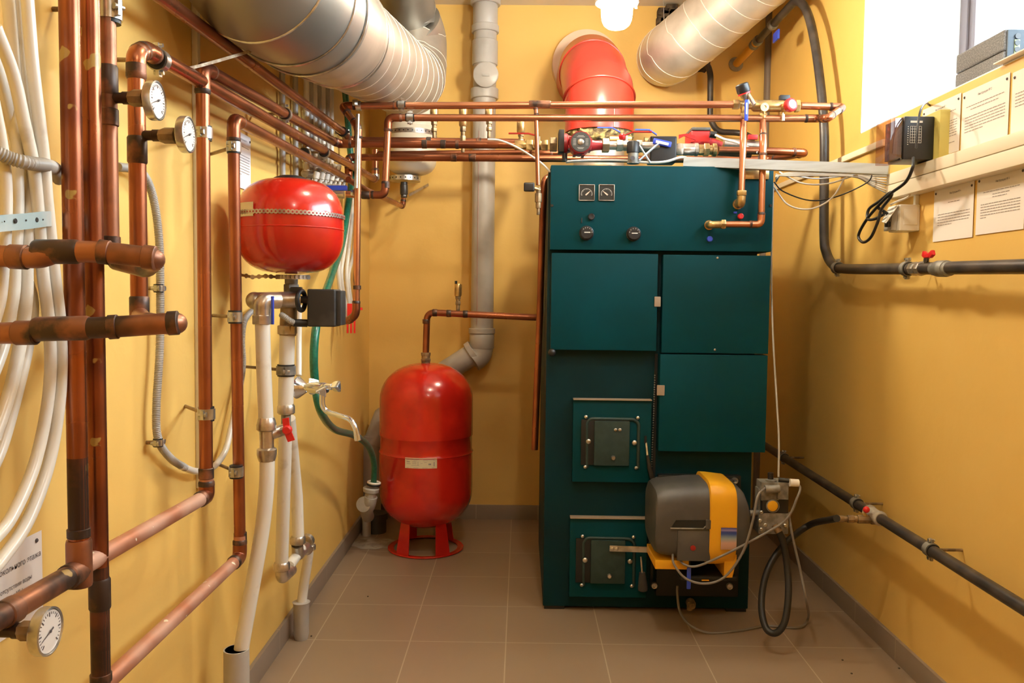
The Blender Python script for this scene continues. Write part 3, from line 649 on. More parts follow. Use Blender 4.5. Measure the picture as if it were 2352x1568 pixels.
P('nut', NICK, T, lathe, [(.016, -.01), (.021, -.007), (.021, .006), (.017, .01)], A(707, 1240, y=y3+.26), (.2, .9, .3), 12)
fe = A(692, 1396, y=2.62)
P('down_tube', PEX, T, tube, spl([A(711, 1248, y=y3+.27), A(706, 1290, y=2.6), A(697, 1350, y=2.62), fe], 5), .0155, 20)
P('nut', NICK, T, lathe, [(.016, -.01), (.021, -.007), (.021, .006), (.017, .01)], A(710, 1256, y=y3+.27), (0, 0, 1), 12)
fo = F(687, 1448)
o = P('pipe_sleeve', PVC, None, lathe, [(.020, .0), (.024, .015), (.025, fe.z+.015), (.028, fe.z+.02), (.023, fe.z+.022)], (fe.x, fe.y, 0), (0, 0, 1), 20); tag(o, 'short broken grey sleeve where the rear white pipe meets the floor', 'pipe sleeve')
# chrome tap
T = thing('mixer_tap', 'chrome mixer tap with two handles and curved spout', 'tap', A(760, 930, y=2.28))
yc = 2.28; w0_ = A(686, 892, y=yc)
P('wall_flange', CHROME, T, lathe, [(.031, 0), (.03, .004), (.016, .022), (.011, .028)], A(683, 890, y=yc+.03), (1, -.2, -.05), 28)
P('body', CHROME, T, lathe, [(.0095, 0), (.0095, .02), (.014, .024), (.0155, .045), (.0155, .075), (.012, .082)], A(690, 889, y=yc+.025), (1, -.25, 0), 24)
def handle(nm, c, ax):
    bm = bm_(); lathe(bm, [(.008, 0), (.009, .006), (.0165, .012), (.019, .028), (.017, .032), (.004, .0325)], c, ax, 3); lathe(bm, [(.009, -.01), (.009, .01)], c, ax, 16); bmesh.ops.bevel(bm, geom=bm.edges[:], offset=.0015, segments=2, affect='EDGES'); return fin(nm, bm, CHROME, T)
handle('handle', A(717, 896, y=yc+.05), (-.1, .6, .9)); handle('handle', A(742, 891, y=yc-.02), (.15, -.9, -.25)); handle('handle', A(755, 888, y=yc), (1, -.2, .05))
P('spout', CHROME, T, tube, spl([A(740, 905, y=yc), A(741, 930, y=yc), A(752, 945, y=yc), A(775, 953, y=yc-.02), A(803, 963, y=yc-.05), A(815, 980, y=yc-.06), A(821, 1004, y=yc-.06)], 6), .0075, 18)
P('spout_nozzle', CHROME, T, cyl, A(820, 998, y=yc-.06), A(822, 1011, y=yc-.06), .009)
o = P('supply_hose', PEX, None, tube, spl([A(686, 700, y=2.36), A(686, 780, y=2.36), A(686, 862, y=2.32)], 4), .0085, 14); tag(o, 'thin white supply pipe dropping to the chrome tap', 'pipe')
# green hose
g_ = [L(790, 185, -.68), L(795, 235, -.69), L(803, 330, -.69), L(808, 400, -.68), L(800, 470, -.67), L(785, 560, -.66), L(764, 625, -.64), L(745, 680, -.62), L(728, 740, -.61), L(721, 810, -.61), L(724, 880, -.61), L(737, 945, -.6), D(768, 985, 2.85), D(815, 1000, 3.1), D(846, 1025, 3.3), D(859, 1065, 3.4), D(858, 1112, 3.45)]
o = P('garden_hose', GREEN, None, tube, spl(g_, 7), .0125, 16); tag(o, 'green braided hose snaking from the ceiling duct down to the floor drain', 'hose')

# ---------------------------------------------------------------- manifold corner behind the tank
XM = -.705
for i in range(7):
    px = 704+i*9.5; a = L(px, 300, XM); o = P('white_hose', PEXG if i % 2 else PEX, None, tube, [V((XM, a.y, ZC-.02)), V((XM+.0, a.y, L(px+6, 395, XM).z))], .0095, 12)
    tag(o, 'pale vertical hose in the row behind the duct, above the manifold', 'hose', 'pale hoses above the manifold')
def manifold(label, p, q, n, grp):
    t = thing('manifold', label, 'manifold', min((p, q), key=lambda v: v.z)); P('bar', NICK, t, cyl, p, q, .013, 18)
    for i in range(n):
        c = p+(q-p)*(i+.5)/n; P('valve_cap', WHT, t, lathe, [(.006, 0), (.006, .012), (.011, .014), (.0105, .034), (.006, .036)], c+V((.006, 0, .008)), (.25, 0, 1), 12)
        P('coupling_nut', NICK, t, hexn, c+V((0, 0, -.022)), (0, 0, 1), .011, .014)
        P('blue_ring', BLUE, t, lathe, [(.0085, 0), (.0085, .004)], c+V((.009, 0, .021)), (.25, 0, 1), 12)
manifold('nickel heating manifold with white caps above the blue valve', L(712, 424, -.69), L(790, 430, -.69), 7, 'a')
manifold('upper nickel manifold half hidden by the sloping pipes', L(700, 398, -.715), L(775, 404, -.715), 7, 'b')
for i, (x0, x1, x2, x3) in enumerate(((806, 790, 784, 800), (812, 800, 796, 806), (818, 812, 800, 813), (803, 780, 778, 792))):
    o = P('white_hose', PEX, None, tube, spl([L(x0, 440, -.70), L((x0+x1)/2, 520, -.70), L(x1, 580, -.70), L(x2, 640, -.70), L(x3, 735, -.69)], 6), .0085, 12); tag(o, ['white hose beside the green hose, second from the left', 'white hose beside the green hose, third from the left', 'white hose nearest the slender copper drop pipe', 'leftmost white hose behind the right side of the red tank'][i], 'hose', 'white hoses beside the green hose')
T = thing('red_bracket', 'red plastic bracket behind the elbow of the slender copper drop pipe', 'bracket', D(808, 762, 3.2))
P('plate', REDP, T, box, D(797, 730, 3.25), D(822, 697, 3.26), .002)
for x in (796, 804, 812): P('prong', REDP, T, box, D(x, 765, 3.24), D(x+5, 728, 3.25), .001)
P('tab', REDP, T, box, D(820, 712, 3.24), D(833, 706, 3.25), .001)
T = thing('lever_valve', 'nickel valve with blue lever on the short horizontal copper pipe', 'valve', D(775, 440, 2.85))
bl = D(750, 425, 2.82)
P('lever', BLUE, T, box, D(748, 437, 2.80), D(799, 427, 2.815), .003); P('body', NICK, T, cyl, D(752, 446, 2.87), D(790, 446, 2.87), .014)

# ---------------------------------------------------------------- copper pipes across the room
R22 = .0118
YP = 2.87
pipe('top long copper pipe crossing the room, turned down at left into a slender drop', [D(1690, 240, YP), D(785, 243, YP), D(820, 288, YP-.06), D(823, 300, YP-.06), D(818, 722, YP-.06), D(800, 737, YP-.02), D(775, 733, YP)], R22, COPH, rings=[(D(1240, 240, YP), (1, 0, 0), .032), (D(905, 242, YP), (1, 0, 0), .002), (D(820, 660, YP-.06), (0, 0, 1), .006)])
pipe('second long copper pipe crossing the room, looped back at the right wall', [D(1840, 243, YP), D(1937, 246, YP), D(1900, 272, YP-.10), D(1880, 272, YP), D(892, 270, YP), D(884, 448, YP), D(795, 446, YP)], R22, COPH, rings=[(D(886, 425, YP), (0, 0, 1), .01), (D(840, 448, YP), (1, 0, 0), .012), (D(940, 270, YP), (1, 0, 0), .003)])
st = [D(827, 243, YP-.022), D(822, 445, YP-.085)]
T = thing('threaded_hanger', 'bright steel rod clamped upright between two copper pipes at left', 'hanger rod', st[1])
P('rod', STEEL, T, cyl, D(822, 262, YP-.085), D(818, 432, YP-.085), .0065)
for py in (243, 446):
    c = D(824 if py < 300 else 820, py, YP); P('clamp_band', STEEL, T, lathe, [(R22*1.05, -.008), (R22*1.4, -.008), (R22*1.4, .008), (R22*1.05, .008)], c, (1, 0, 0), 20)
    P('clamp_nut', STEEL, T, hexn, c+V((-.003, -.045, -.0)), (0, 0, 1), .010, .018)
clamp('clamp standing up on the top long pipe below the spiral duct', D(922, 241, YP), (1, 0, 0), R22, None, side=(0, -.2, 1))
clamp('clamp on the second long pipe close to its left bend', D(942, 270, YP), (1, 0, 0), R22, None, side=(0, -.2, -1))
pipe('slim copper pipe teed off the top long pipe down to a small valve', [D(1231, 243, YP), D(1236, 425, YP)], .0075, COPH, rings=[(D(1232, 268, YP), (0, 0, 1), .01), (D(1231, 247, YP), (0, 0, 1), .006)])
# pipe i, ii, iii, iv
YQ = L(770, 326).y
pipe('thick copper pipe feeding the round red pump from the left', [L(765, 324), D(782, 330, YQ), D(1205, 333, YQ)], R28*.93, COP, rings=[(D(975, 331, YQ), (1, 0, 0), .008), (D(1018, 331, YQ), (1, 0, 0), .008), (D(782, 330, YQ), (1, 0, 0), .008), (D(1050, 332, YQ), (1, 0, 0), .005)])
Y3 = L(801, 400, -.672).y
pipe('thick copper pipe crossing just below the pump pipe and looped at right', [L(800, 366, -.672), D(806, 361, Y3), D(1550, 366, Y3), D(1770, 366, Y3), D(1850, 351, 3.0), D(1775, 347, 2.97), D(1650, 345, 2.97)], R28*.93, COP, rings=[(D(1042, 362, Y3), (1, 0, 0), .01), (D(1085, 362, Y3), (1, 0, 0), .012)])
p_ = e4+V((0, 0, .11))
pipe('rear copper pipe crossing along the back wall towards the flue', [p_, D(1225, 349, p_.y), D(1240, 352, 3.35), D(1300, 352, 3.35)], R28*.9, COP)
clamp('clamp where the lower sloping pipe ends under its vertical branch', e4+V((0, 0, .012)), (0, 0, 1), R28, None, side=(0, -1, 0))
# copper from the white tank
wt = D(927, 448, 3.90)
pipe('copper pipe falling from the white vessel towards the left corner', [D(927, 455, 3.9), D(925, 474, 3.9), D(840, 436, 3.2), D(800, 412, 3.05)], R22*.95, COP)
# air vents on the pipes
for i, (px, y0, y1, d, lb) in enumerate(((997, 252, 320, 3.19, 'leftmost brass air vent standing on the middle pipes'), (1063, 250, 350, 3.1, 'brass air vent between the two others left of the grey drain'), (1123, 250, 318, 3.19, 'brass air vent in front of the grey drain pipe'), (1196, 278, 345, 3.1, 'brass air vent beside the small red lever'))):
    b0 = D(px, y1, d); k = rp(1, b0)
    T = thing('air_vent', lb, 'air vent', b0)
    bm = bm_(); nipple(bm, b0, (0, 0, 1), [(k*4, (y1-y0)*k*.25, 14), (k*7, (y1-y0)*k*.12, 6), (k*5, (y1-y0)*k*.1, 14), (k*7.5, (y1-y0)*k*.14, 6)]); fin('fitting', bm, BRASSD, T)
    P('float_chamber', BRASS, T, lathe, [(k*8, (y1-y0)*k*.58), (k*9.5, (y1-y0)*k*.62), (k*9.5, (y1-y0)*k*.95), (k*8.5, (y1-y0)*k)], b0, (0, 0, 1), 20)
# valves and pump on the pump pipe
def lever_red(t, p, l, h, dirx=-1, m=REDP):
    bm = bm_(); q = [p, p+V((dirx*.0*l, 0, h*.2)), p+V((dirx*l*.35, 0, h)), p+V((dirx*l, 0, h))]
    R = []
    for a in q: R.append([bm.verts.new(a+V((0, s*.006, u*.002))) for s, u in ((-1, -1), (1, -1), (1, 1), (-1, 1))])
    skin(bm, R); fin('lever', bm, m, t)
T = thing('ball_valve', 'brass ball valve with thin red lever left of the round pump', 'valve', D(1225, 345, YQ))
bm = bm_(); nipple(bm, D(1182, 333, YQ), (1, 0, 0), [(.0165, .03, 8), (.014, .01, 20), (.019, .022, 6), (.0165, .03, 20), (.019, .022, 6)]); fin('body', bm, BRASS, T)
P('stem', BRASS, T, cyl, D(1238, 332, YQ), D(1238, 314, YQ), .006); lever_red(T, D(1238, 315, YQ), .105, .012)
def pump(label, c, r, red=REDC, face=True):
    t = thing('circulation_pump', label, 'pump', c-V((0, 0, r*1.1)))
    P('motor_housing', red, t, lathe, [(r*.86, .055), (r*.98, .04), (r, .01), (r, -.034), (r*.97, -.038), (r*.92, -.04)], c, (0, 1, 0), 40)
    f = P('face_plate', mat('grey pump face', (.06, .058, .052), .5, 0), t, lathe, [(r*.88, 0), (r*.88, .002), (r*.85, .003)], c+V((0, -.040, 0)), (0, -1, 0), 40)
    P('centre_screw', NICK, f, lathe, [(r*.28, .002), (r*.28, .005), (r*.2, .007), (r*.02, .007)], c+V((0, -.040, 0)), (0, -1, 0), 24)
    bm = bm_()
    for a, w, dx in ((.55, .5, 0), (.45, .7, 0), (-.5, .6, 0), (-.6, .45, 0)):
        o = c+V((0, -.0432, r*a)); box(bm, o+V((-r*w/2, 0, -r*.02)), o+V((r*w/2, .0005, r*.02)))
    for z in range(5):
        for s in (-1, 1): box(bm, c+V((s*r*.55-r*.13, -.0436, (z-2)*r*.13-r*.02)), c+V((s*r*.55+r*.13, -.0430, (z-2)*r*.13+r*.02)))
    fin('printed_text', bm, mat('pale print', (.5, .47, .42), .6), f)
    bm = bm_()
    for i in range(8):
        a = 2*PI*i/8+.3; o = c+V((math.cos(a)*r*.98, .0, math.sin(a)*r*.98)); box(bm, o+V((-.005, -.018, -.005)), o+V((.005, .045, .005)), .001)
    fin('cooling_rib', bm, red, t)
    return t
pc = D(1332, 331, YQ-.05); pr_ = rp(25, pc)
t = pump('round red circulation pump with grey face on the boiler left side', pc, pr_)
P('volute', REDC, t, lathe, [(.024, 0), (.036, .006), (.036, .026), (.03, .032), (.026, .05)], D(1284, 331, YQ), (1, 0, 0), 28)
P('terminal_box', BLKD, t, box, D(1283, 348, YQ-.05), D(1294, 306, YQ+.02), .003)
P('outlet', REDC, t, lathe, [(.022, 0), (.017, .02), (.015, .05)], D(1352, 334, YQ), (1, 0, 0), 24)
P('union_nut', BRASSD, t, hexn, D(1271, 332, YQ), (1, 0, 0), .026, .024); P('union_nut', BRASSD, t, hexn, D(1391, 334, YQ), (1, 0, 0), .026, .024)
P('cable_gland', BLK, t, cyl, D(1297, 352, YQ-.03), D(1297, 370, YQ-.03), .009)
T = thing('ball_valve', 'silver ball valve with red lever right of the round pump', 'valve', D(1430, 350, YQ))
bm = bm_(); nipple(bm, D(1396, 334, YQ), (1, 0, 0), [(.015, .03, 20), (.0205, .022, 6), (.018, .045, 20), (.0205, .02, 6), (.014, .06, 20)]); fin('body', bm, NICK, T)
P('stem', STEEL, T, cyl, D(1438, 330, YQ), D(1438, 312, YQ), .0065)
lever_red(T, D(1430, 316, YQ), .10, .02, 1); P('lever_grip', REDP, T, ball, D(1429, 314, YQ), .012)
T = thing('ball_valve', 'blue handled valve lying behind the round pump near the flue', 'valve', D(1400, 300, 3.2))
lever_red(T, D(1424, 306, 3.2), .085, .02, -1, BLUE); P('body', BRASS, T, cyl, D(1400, 322, 3.2), D(1450, 322, 3.2), .017)
T = thing('ball_valve', 'dark blue lever valve right of the flue foot', 'valve', D(1505, 310, 3.2))
lever_red(T, D(1508, 312, 3.2), .08, .022, -1, BLUE); P('body', BRASS, T, cyl, D(1480, 325, 3.2), D(1530, 325, 3.2), .017)
T = thing('safety_sensor', 'black and grey capped sensor standing on the boiler top edge', 'sensor', D(1454, 374, 2.93))
k = rp(1, D(1454, 374, 2.93))
P('base', VALV, T, lathe, [(k*14, 0), (k*12, k*8), (k*12, k*24)], D(1454, 376, 2.93), (0, 0, 1), 24); P('cap', BLK, T, lathe, [(k*14.5, 0), (k*14.5, k*22), (k*13, k*25), (k*2, k*25)], D(1454, 351, 2.93), (0, 0, 1), 24)
P('dial', INK, T, lathe, [(k*5, 0), (k*5, .001)], D(1453, 363, 2.905), (0, -1, 0), 16)
T = thing('valve_actuator', 'black actuator box with blue lever above the boiler', 'actuator', D(1516, 372, 2.96))
P('housing', BLK, T, box, D(1493, 372, 2.94), D(1546, 322, 3.02), .006, seg=3); P('blue_lever', BLUE, T, box, D(1500, 334, 2.925), D(1542, 322, 2.935), .004, rot=Matrix.Rotation(math.radians(12), 3, 'Y'))
P('lever_label', WHT, T, box, D(1506, 331, 2.922), D(1536, 325, 2.924), .001, rot=Matrix.Rotation(math.radians(12), 3, 'Y'))
P('bracket', VALV, T, box, D(1468, 348, 2.96), D(1494, 330, 2.98), .002)
for i, (a, b) in enumerate((((1468, 368), (1514, 328)), ((1468, 333), (1494, 374)))):
    P('rod', ALU, T, cyl, D(*a, 2.925), D(*b, 2.925), .0035, 10)
T = thing('ball_valve', 'silver and brass valve body between the actuator and the copper pipe', 'valve', D(1600, 350, 2.97))
bm = bm_(); nipple(bm, D(1546, 343, 2.97), (1, 0, 0), [(.02, .012, 20), (.022, .022, 6), (.021, .04, 20), (.0225, .012, 20)]); fin('body', bm, NICK, T)
bm = bm_(); nipple(bm, D(1604, 344, 2.97), (1, 0, 0), [(.019, .018, 8), (.0235, .018, 6), (.017, .012, 20), (.023, .014, 20)]); fin('adapter', bm, BRASS, T)
bm = bm_(); c = D(1578, 320, 2.97); prism(bm, [c+V((-.028, 0, .002)), c+V((-.01, 0, .012)), c+V((.03, 0, -.002)), c+V((.03, 0, .012)), c+V((.0, 0, .02)), c+V((-.028, 0, .016))], (0, .008, 0)); fin('lever', bm, REDP, T)
# second pump, seen end-on behind
T = thing('circulation_pump', 'second red pump, boxy with dark top, behind the boiler valves', 'pump', D(1612, 330, 3.15))
a, b = D(1587, 328, 3.08), D(1634, 300, 3.08); P('motor_housing', REDC2, T, box, a, (b.x, 3.2, b.z), .006, seg=3); P('terminal_lid', GRY, T, box, (a.x+.002, 3.078, b.z+.0005), (b.x-.002, 3.2, b.z+.012), .003)
P('volute', REDC, T, tube, spl([D(1590, 336, 3.1), D(1610, 326, 3.1), D(1635, 330, 3.1), D(1655, 338, 3.1)], 5), .02, 20); P('cable_gland', BLK, T, cyl, D(1630, 308, 3.06), D(1645, 310, 3.06), .012)
T = thing('ball_valve', 'silver valve with red butterfly handle right of the second pump', 'valve', D(1700, 330, 3.1))
P('body', NICK, T, cyl, D(1662, 330, 3.1), D(1744, 337, 3.1), .020); bm = bm_(); c = D(1728, 318, 3.08); box(bm, c+V((-.016, -.008, -.004)), c+V((.018, .008, .013)), .002); fin('handle', bm, REDP, T)
pipe('stub of copper tee dropping behind the two vertical pipes', [D(1648, 347, 2.985), D(1700, 350, 2.985), D(1725, 352, 2.985)], R28*1.1, COPD, elbows=False)

# right end mixing set
T = thing('safety_valve_set', 'brass safety valve block with black cap and blue lever', 'valve set', D(1760, 290, YP))
bm = bm_(); nipple(bm, D(1683, 240, YP), (1, 0, 0), [(.0165, .022, 6), (.013, .012, 20), (.0145, .03, 20)]); fin('inlet_union', bm, BRASS, T)
P('body', BRASS, T, lathe, [(.013, 0), (.019, .008), (.0195, .10), (.0165, .115), (.0165, .15)], D(1726, 243, YP), (1, 0, 0), 28)
P('outlet_union', BRASS, T, hexn, D(1831, 244, YP), (1, 0, 0), .021, .014)
for px in (1708, 1752):
    bm = bm_(); nipple(bm, D(px, 273, YP), (0, 0, 1), [(.0145, .018, 6), (.011, .035, 18)]); fin('down_branch', bm, BRASS, T)
P('port_plug', BRASS, T, lathe, [(.014, 0), (.014, .008), (.006, .008), (.006, .004)], D(1755, 247, YP-.02), (0, -1, 0), 20)
ax = V((-.32, -.1, .9)).normalized(); c = D(1713, 226, YP-.01)
P('relief_body', NICK, T, lathe, [(.009, -.02), (.010, .0), (.014, .006), (.0155, .014)], c, ax, 20)
P('red_ring', REDP, T, lathe, [(.0215, 0), (.0215, .004)], c+ax*.014, ax, 24); P('black_cap', BLK, T, lathe, [(.0195, 0), (.0225, .006), (.022, .028), (.018, .032), (.002, .032)], c+ax*.018, ax, 18)
P('overflow_spout', NICK, T, cyl, D(1718, 215, YP-.02), D(1733, 240, YP-.03), .0065)
bm = bm_(); box(bm, D(1710, 277, YP-.035), D(1719, 229, YP-.03), .003); bl_ = fin('blue_lever', bm, BLUE, T); P('lever_label', WHT, bl_, box, D(1713, 262, YP-.0362), D(1717, 236, YP-.0355))
c = D(1806, 246, YP-.02); ax = V((.35, -.9, .12)).normalized()
P('side_branch', BRASS, T, lathe, [(.012, -.02), (.0155, 0), (.0155, .012)], c, ax, 20); P('red_knob', REDP, T, lathe, [(.020, .01), (.022, .014), (.022, .028), (.018, .031)], c, ax, 24)
P('knob_disc', mat('pale pink disc', (.8, .55, .5), .4), T, lathe, [(.015, .0312), (.014, .0325), (.004, .0325)], c, ax, 24)
P('drain_spout', BRASS, T, lathe, [(.010, 0), (.0085, .03)], D(1794, 258, YP), (0, 0, -1), 16); P('side_nozzle', CER, T, cyl, D(1799, 262, YP-.02), D(1799, 277, YP-.02), .005)
P('black_knob', BLK, T, box, D(1792, 229, YP), D(1811, 221, YP+.02), .002); P('knob_stem', BRASS, T, cyl, D(1806, 236, YP+.01), D(1806, 225, YP+.01), .005)
YV = 2.815
pipe('left of two vertical copper pipes dropping in front of the boiler', [D(1708, 276, YP), D(1707, 330, YV+.01), D(1703, 440, YV)], R22*.93, COPB, elbows=False)
pipe('right of two vertical copper pipes, with elbow back to the boiler', [D(1752, 276, YP), D(1753, 330, YV+.01), D(1748, 515, YV), D(1664, 515, YV)], R22*.93, COPB, ms=COPB, br=2.0)
T = thing('brass_elbow', 'brass elbow where the left vertical pipe enters the boiler panel', 'pipe fitting', D(1700, 475, YV))
bm = bm_(); nipple(bm, D(1703, 449, YV), (0, 0, 1), [(.0165, .016, 6)]); fin('nut', bm, BRASS, T)
P('bend', BRASS, T, tube, rnd([D(1703, 450, YV), D(1702, 468, YV), D(1694, 469, 2.868)], .014), .0145, 20); P('wall_flange', BRASS, T, lathe, [(.019, 0), (.017, .006)], D(1694, 469, 2.864), (0, -1, 0), 24)
T = thing('brass_elbow', 'brass coupling where the lower pipe enters the boiler panel', 'pipe fitting', D(1640, 525, YV))
P('bend', BRASS, T, tube, rnd([D(1662, 515, YV), D(1633, 516, YV), D(1627, 517, 2.868)], .012), .0125, 20); P('wall_flange', BRASS, T, lathe, [(.018, 0), (.016, .006)], D(1628, 517, 2.864), (0, -1, 0), 24)
P('nut', BRASS, T, hexn, D(1661, 515, YV), (1, 0, 0), .0165, .014)

# ---------------------------------------------------------------- boiler
YD, YBD, YBK = 2.86, 2.903, 3.66
def bx2(px0, py0, px1, py1, y0, y1): a = D(px0, py1, y0); b = D(px1, py0, y0); return V((a.x, y0, a.z)), V((b.x, y1, b.z))
BX0, BX1 = F(1247, 1402).x, F(1717, 1405).x
PX0 = D(1264, 480, YD).x; PX1 = D(1775, 480, YD).x; ztop = D(1520, 381, YD).z
B = thing('boiler', 'tall teal dual fuel boiler with dials, doors and fire hatches', 'boiler', (.45, 3.2, 0))
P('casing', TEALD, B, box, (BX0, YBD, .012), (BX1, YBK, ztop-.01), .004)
zp = D(1520, 577, YD).z
P('control_panel', TEAL, B, box, (PX0, YD, zp+.002), (PX1, YBK, ztop), .0035)
def door(px0, py0, px1, py1, nm='door', y1=YBD+.02): lo, hi = bx2(px0, py0, px1, py1, YD, y1); return P(nm, TEAL, B, box, lo, hi, .003)
d1 = door(1264, 583, 1512, 803); d2 = door(1519, 587, 1771, 810); d3 = door(1512, 816, 1764, 1036)
P('latch', TAN, d1, box, D(1503, 704, YD-.004), D(1517, 681, YD+.004), .002); P('latch', TAN, d3, box, D(1509, 908, YD-.004), D(1526, 884, YD+.004), .002)
for px, py in ((1648, 592), (1642, 803)): P('screw', STEEL, d2, lathe, [(.004, 0), (.004, .001), (.002, .003)], D(px, py, YD), (0, -1, 0), 10)
P('knob', BLK, d1, ball, D(1268, 809, YD-.01), .013, 20)
for px in (1268, 1770): P('screw', BLK, B, lathe, [(.005, 0), (.004, .003)], D(px, 472, YD), (0, -1, 0), 10)
# dials
for i, px in enumerate((1347.5, 1393)):
    g = P('dial_gauge', mat('dark dial face', (.02, .022, .02), .35), B, box, *(lambda a, b: (V((a.x, YD-.003, a.z)), V((b.x, YD+.002, b.z))))(D(px-17.5, 460, YD), D(px+17.5, 425, YD)))
    bm = bm_(); a, b = D(px-18.5, 461, YD), D(px+18.5, 424, YD); w = .0022
    for lo, hi in (((a.x, a.z), (b.x, a.z+w)), ((a.x, b.z-w), (b.x, b.z)), ((a.x, a.z), (a.x+w, b.z)), ((b.x-w, a.z), (b.x, b.z))): box(bm, (lo[0], YD-.006, lo[1]), (hi[0], YD, hi[1]), .0006)
    fin('bezel', bm, PERF, g)
    bm = bm_(); c = D(px, 446, YD); c.y = YD-.0038
    for j in range(13):
        t = math.radians(-100+200*j/12); dv = V((math.sin(t), 0, math.cos(t))); sd = V((dv.z, 0, -dv.x)); w = .0007 if j % 3 == 0 else .0003; r0 = .015
        prism(bm, [c+dv*r0+sd*w, c+dv*(r0+.0035)+sd*w, c+dv*(r0+.0035)-sd*w, c+dv*r0-sd*w], (0, -.0003, 0))
    pts = [c+V((math.sin(math.radians(-100+k*10)), 0, math.cos(math.radians(-100+k*10))))*.0185 for k in range(21)]
    tube(bm, pts, .0004, 4); fin('scale_marks', bm, mat('white print', (.75, .73, .66), .6), g)
    bm = bm_(); t = math.radians(48 if i == 0 else -52); dv = V((math.sin(t), 0, math.cos(t))); sd = V((dv.z, 0, -dv.x)); q = c+V((0, -.0006, 0))
    prism(bm, [q-dv*.005+sd*.0022, q+dv*.004+sd*.0022, q+dv*.015+sd*.0005, q+dv*.015-sd*.0005, q+dv*.004-sd*.0022, q-dv*.005-sd*.0022], (0, -.0006, 0)); fin('needle', bm, mat('orange white needle', (.85, .6, .45), .5), g)
for i, (px, py) in enumerate(((1347, 535), (1455, 537))):
    c = D(px, py, YD); kb = P('thermostat_knob', BLK, B, lathe, [(.0245, 0), (.0245, .004), (.022, .006), (.0215, .022), (.019, .024), (.001, .024)], c, (0, -1, 0), 36)
    bm = bm_(); f = c+V((0, -.0243, 0))
    for j in range(6):
        t = math.radians(-75+150*j/5 if i else -45+130*j/5); text(bm, '·' if 0 else '0', .0055, f+V((math.sin(t), 0, math.cos(t)))*.0165-V((0, 0, .002)), V((1, 0, 0)), V((0, 0, 1)), V((0, -1, 0)))
    box(bm, f+V((-.009, -.0006, -.001)), f+V((.011, 0, .0022)), .0004); fin('knob_marks', bm, mat('white print', (.75, .73, .66), .6), kb)
P('fuse_cap', BLK, B, lathe, [(.011, 0), (.011, .01), (.009, .012), (.001, .011)], D(1358, 498, YD), (0, -1, 0), 24)
P('switch', BLKD, B, box, D(1335, 512, YD-.003), D(1337.5, 500, YD), .0005)
P('red_plug', REDP, B, lathe, [(.0095, 0), (.0095, .012), (.007, .014)], D(1700, 497, YD), (0, -1, 0), 20); P('blue_plug', BLUE, B, lathe, [(.0095, 0), (.0095, .012), (.007, .014)], D(1629, 549, YD), (0, -1, 0), 20)
P('blue_tab', BLUE, B, box, D(1685, 490, YD-.004), D(1692, 486, YD), .0005)
P('pipe_bracket', BRASS, B, box, D(1697, 411, YD-.006), D(1766, 392, YD), .002)
# fire hatches
def hatch(x0, y0, x1, y1, ix0, iy0, ix1, iy1):
    lo, hi = bx2(x0, y0, x1, y1, YBD-.026, YBD); h = P('fire_hatch', TEAL if y0 < 1000 else TEAL, B, box, lo, hi, .002)
    P('ledge', TAN, h, box, (lo.x, YBD-.034, hi.z), (hi.x, YBD, hi.z+.004), .001)
    pl_ = h; c0 = YBD-.026; y = c0
    q = [D(ix0-16, iy1+4, y), D(ix0-16, iy0+2, y), D(ix0-8, iy0-7, y), D(ix1+10, iy0-5, y), D(ix1+20, iy0+4, y), D(ix1+18, iy1+6, y)]
    P('door_frame', TEALG, h, tube, rnd(q, .012), .006, 10)
    lo2, hi2 = bx2(ix0, iy0, ix1, iy1, y-.014, y); iw = P('inner_door', TEALG, h, box, lo2, hi2, .003)
    P('back_plate', BLACKM, h, box, V((D(ix0-14, 0, y).x, y-.004, lo2.z)), V((D(ix1+16, 0, y).x, y, hi2.z+.004)), .001)
    mx = (ix0+ix1)/2
    for bx_, by_, r in ((ix0-18, iy0-11, .0065), (ix1+18, iy0-9, .0065), (ix0-20, iy1+3, .0065), (ix1+14, iy1+5, .0065), (ix0-12, (iy0+iy1)/2-5, .0088), (ix1+10, (iy0+iy1)/2-2, .0088)):
        P('bolt', STEEL, h, lathe, [(r, 0), (r, .002), (r*.8, .004), (r*.3, .0055)], D(bx_, by_, y-.004), (0, -1, 0), 16)
    P('knob', STEEL, iw, lathe, [(.0085, 0), (.0085, .006), (.006, .01)], D(mx+3, iy1-18, y-.014), (0, -1, 0), 16)
    return h, iw, y
h1, i1, yh = hatch(1314, 920, 1497, 1106, 1364, 968, 1447, 1069); h2, i2, yh = hatch(1307, 1192, 1487, 1370, 1356, 1242, 1437, 1340)
for px in (1414, 1424): P('bolt', STEEL, i1, lathe, [(.006, 0), (.006, .002), (.003, .005)], D(px, 987, yh-.014), (0, -1, 0), 14)
br_ = P('hasp', STEEL, i2, box, D(1400, 1267, yh-.022), D(1498, 1254, yh-.018), .0015, rot=Matrix.Rotation(math.radians(1.2), 3, 'Y'))
for px in (1406, 1417): P('bolt', STEEL, i2, lathe, [(.0065, 0), (.0065, .002), (.003, .004)], D(px, 1260, yh-.0225), (0, -1, 0), 12)
lv = P('lever', STEEL, B, tube, [D(1483, 1008, YBD-.02), D(1487, 1045, YBD-.035)], .0042, 12); P('lever_grip', BLK, B, tube, [D(1487, 1045, YBD-.035), D(1492, 1075, YBD-.04), D(1498, 1098, YBD-.04)], .0075, 14, radii=[.005, .008, .0085])
P('damper_rod', STEEL, B, tube, [D(1472, 1278, YBD-.04), D(1475, 1318, YBD-.045)], .0035, 12); P('damper_weight', mat('grey sleeve weight', (.05, .045, .042), .8, bump=.5), B, lathe, [(.0105, 0), (.0165, .05), (.0165, .062), (.010, .066)], D(1475, 1314, YBD-.045), (.06, 0, -1), 24)
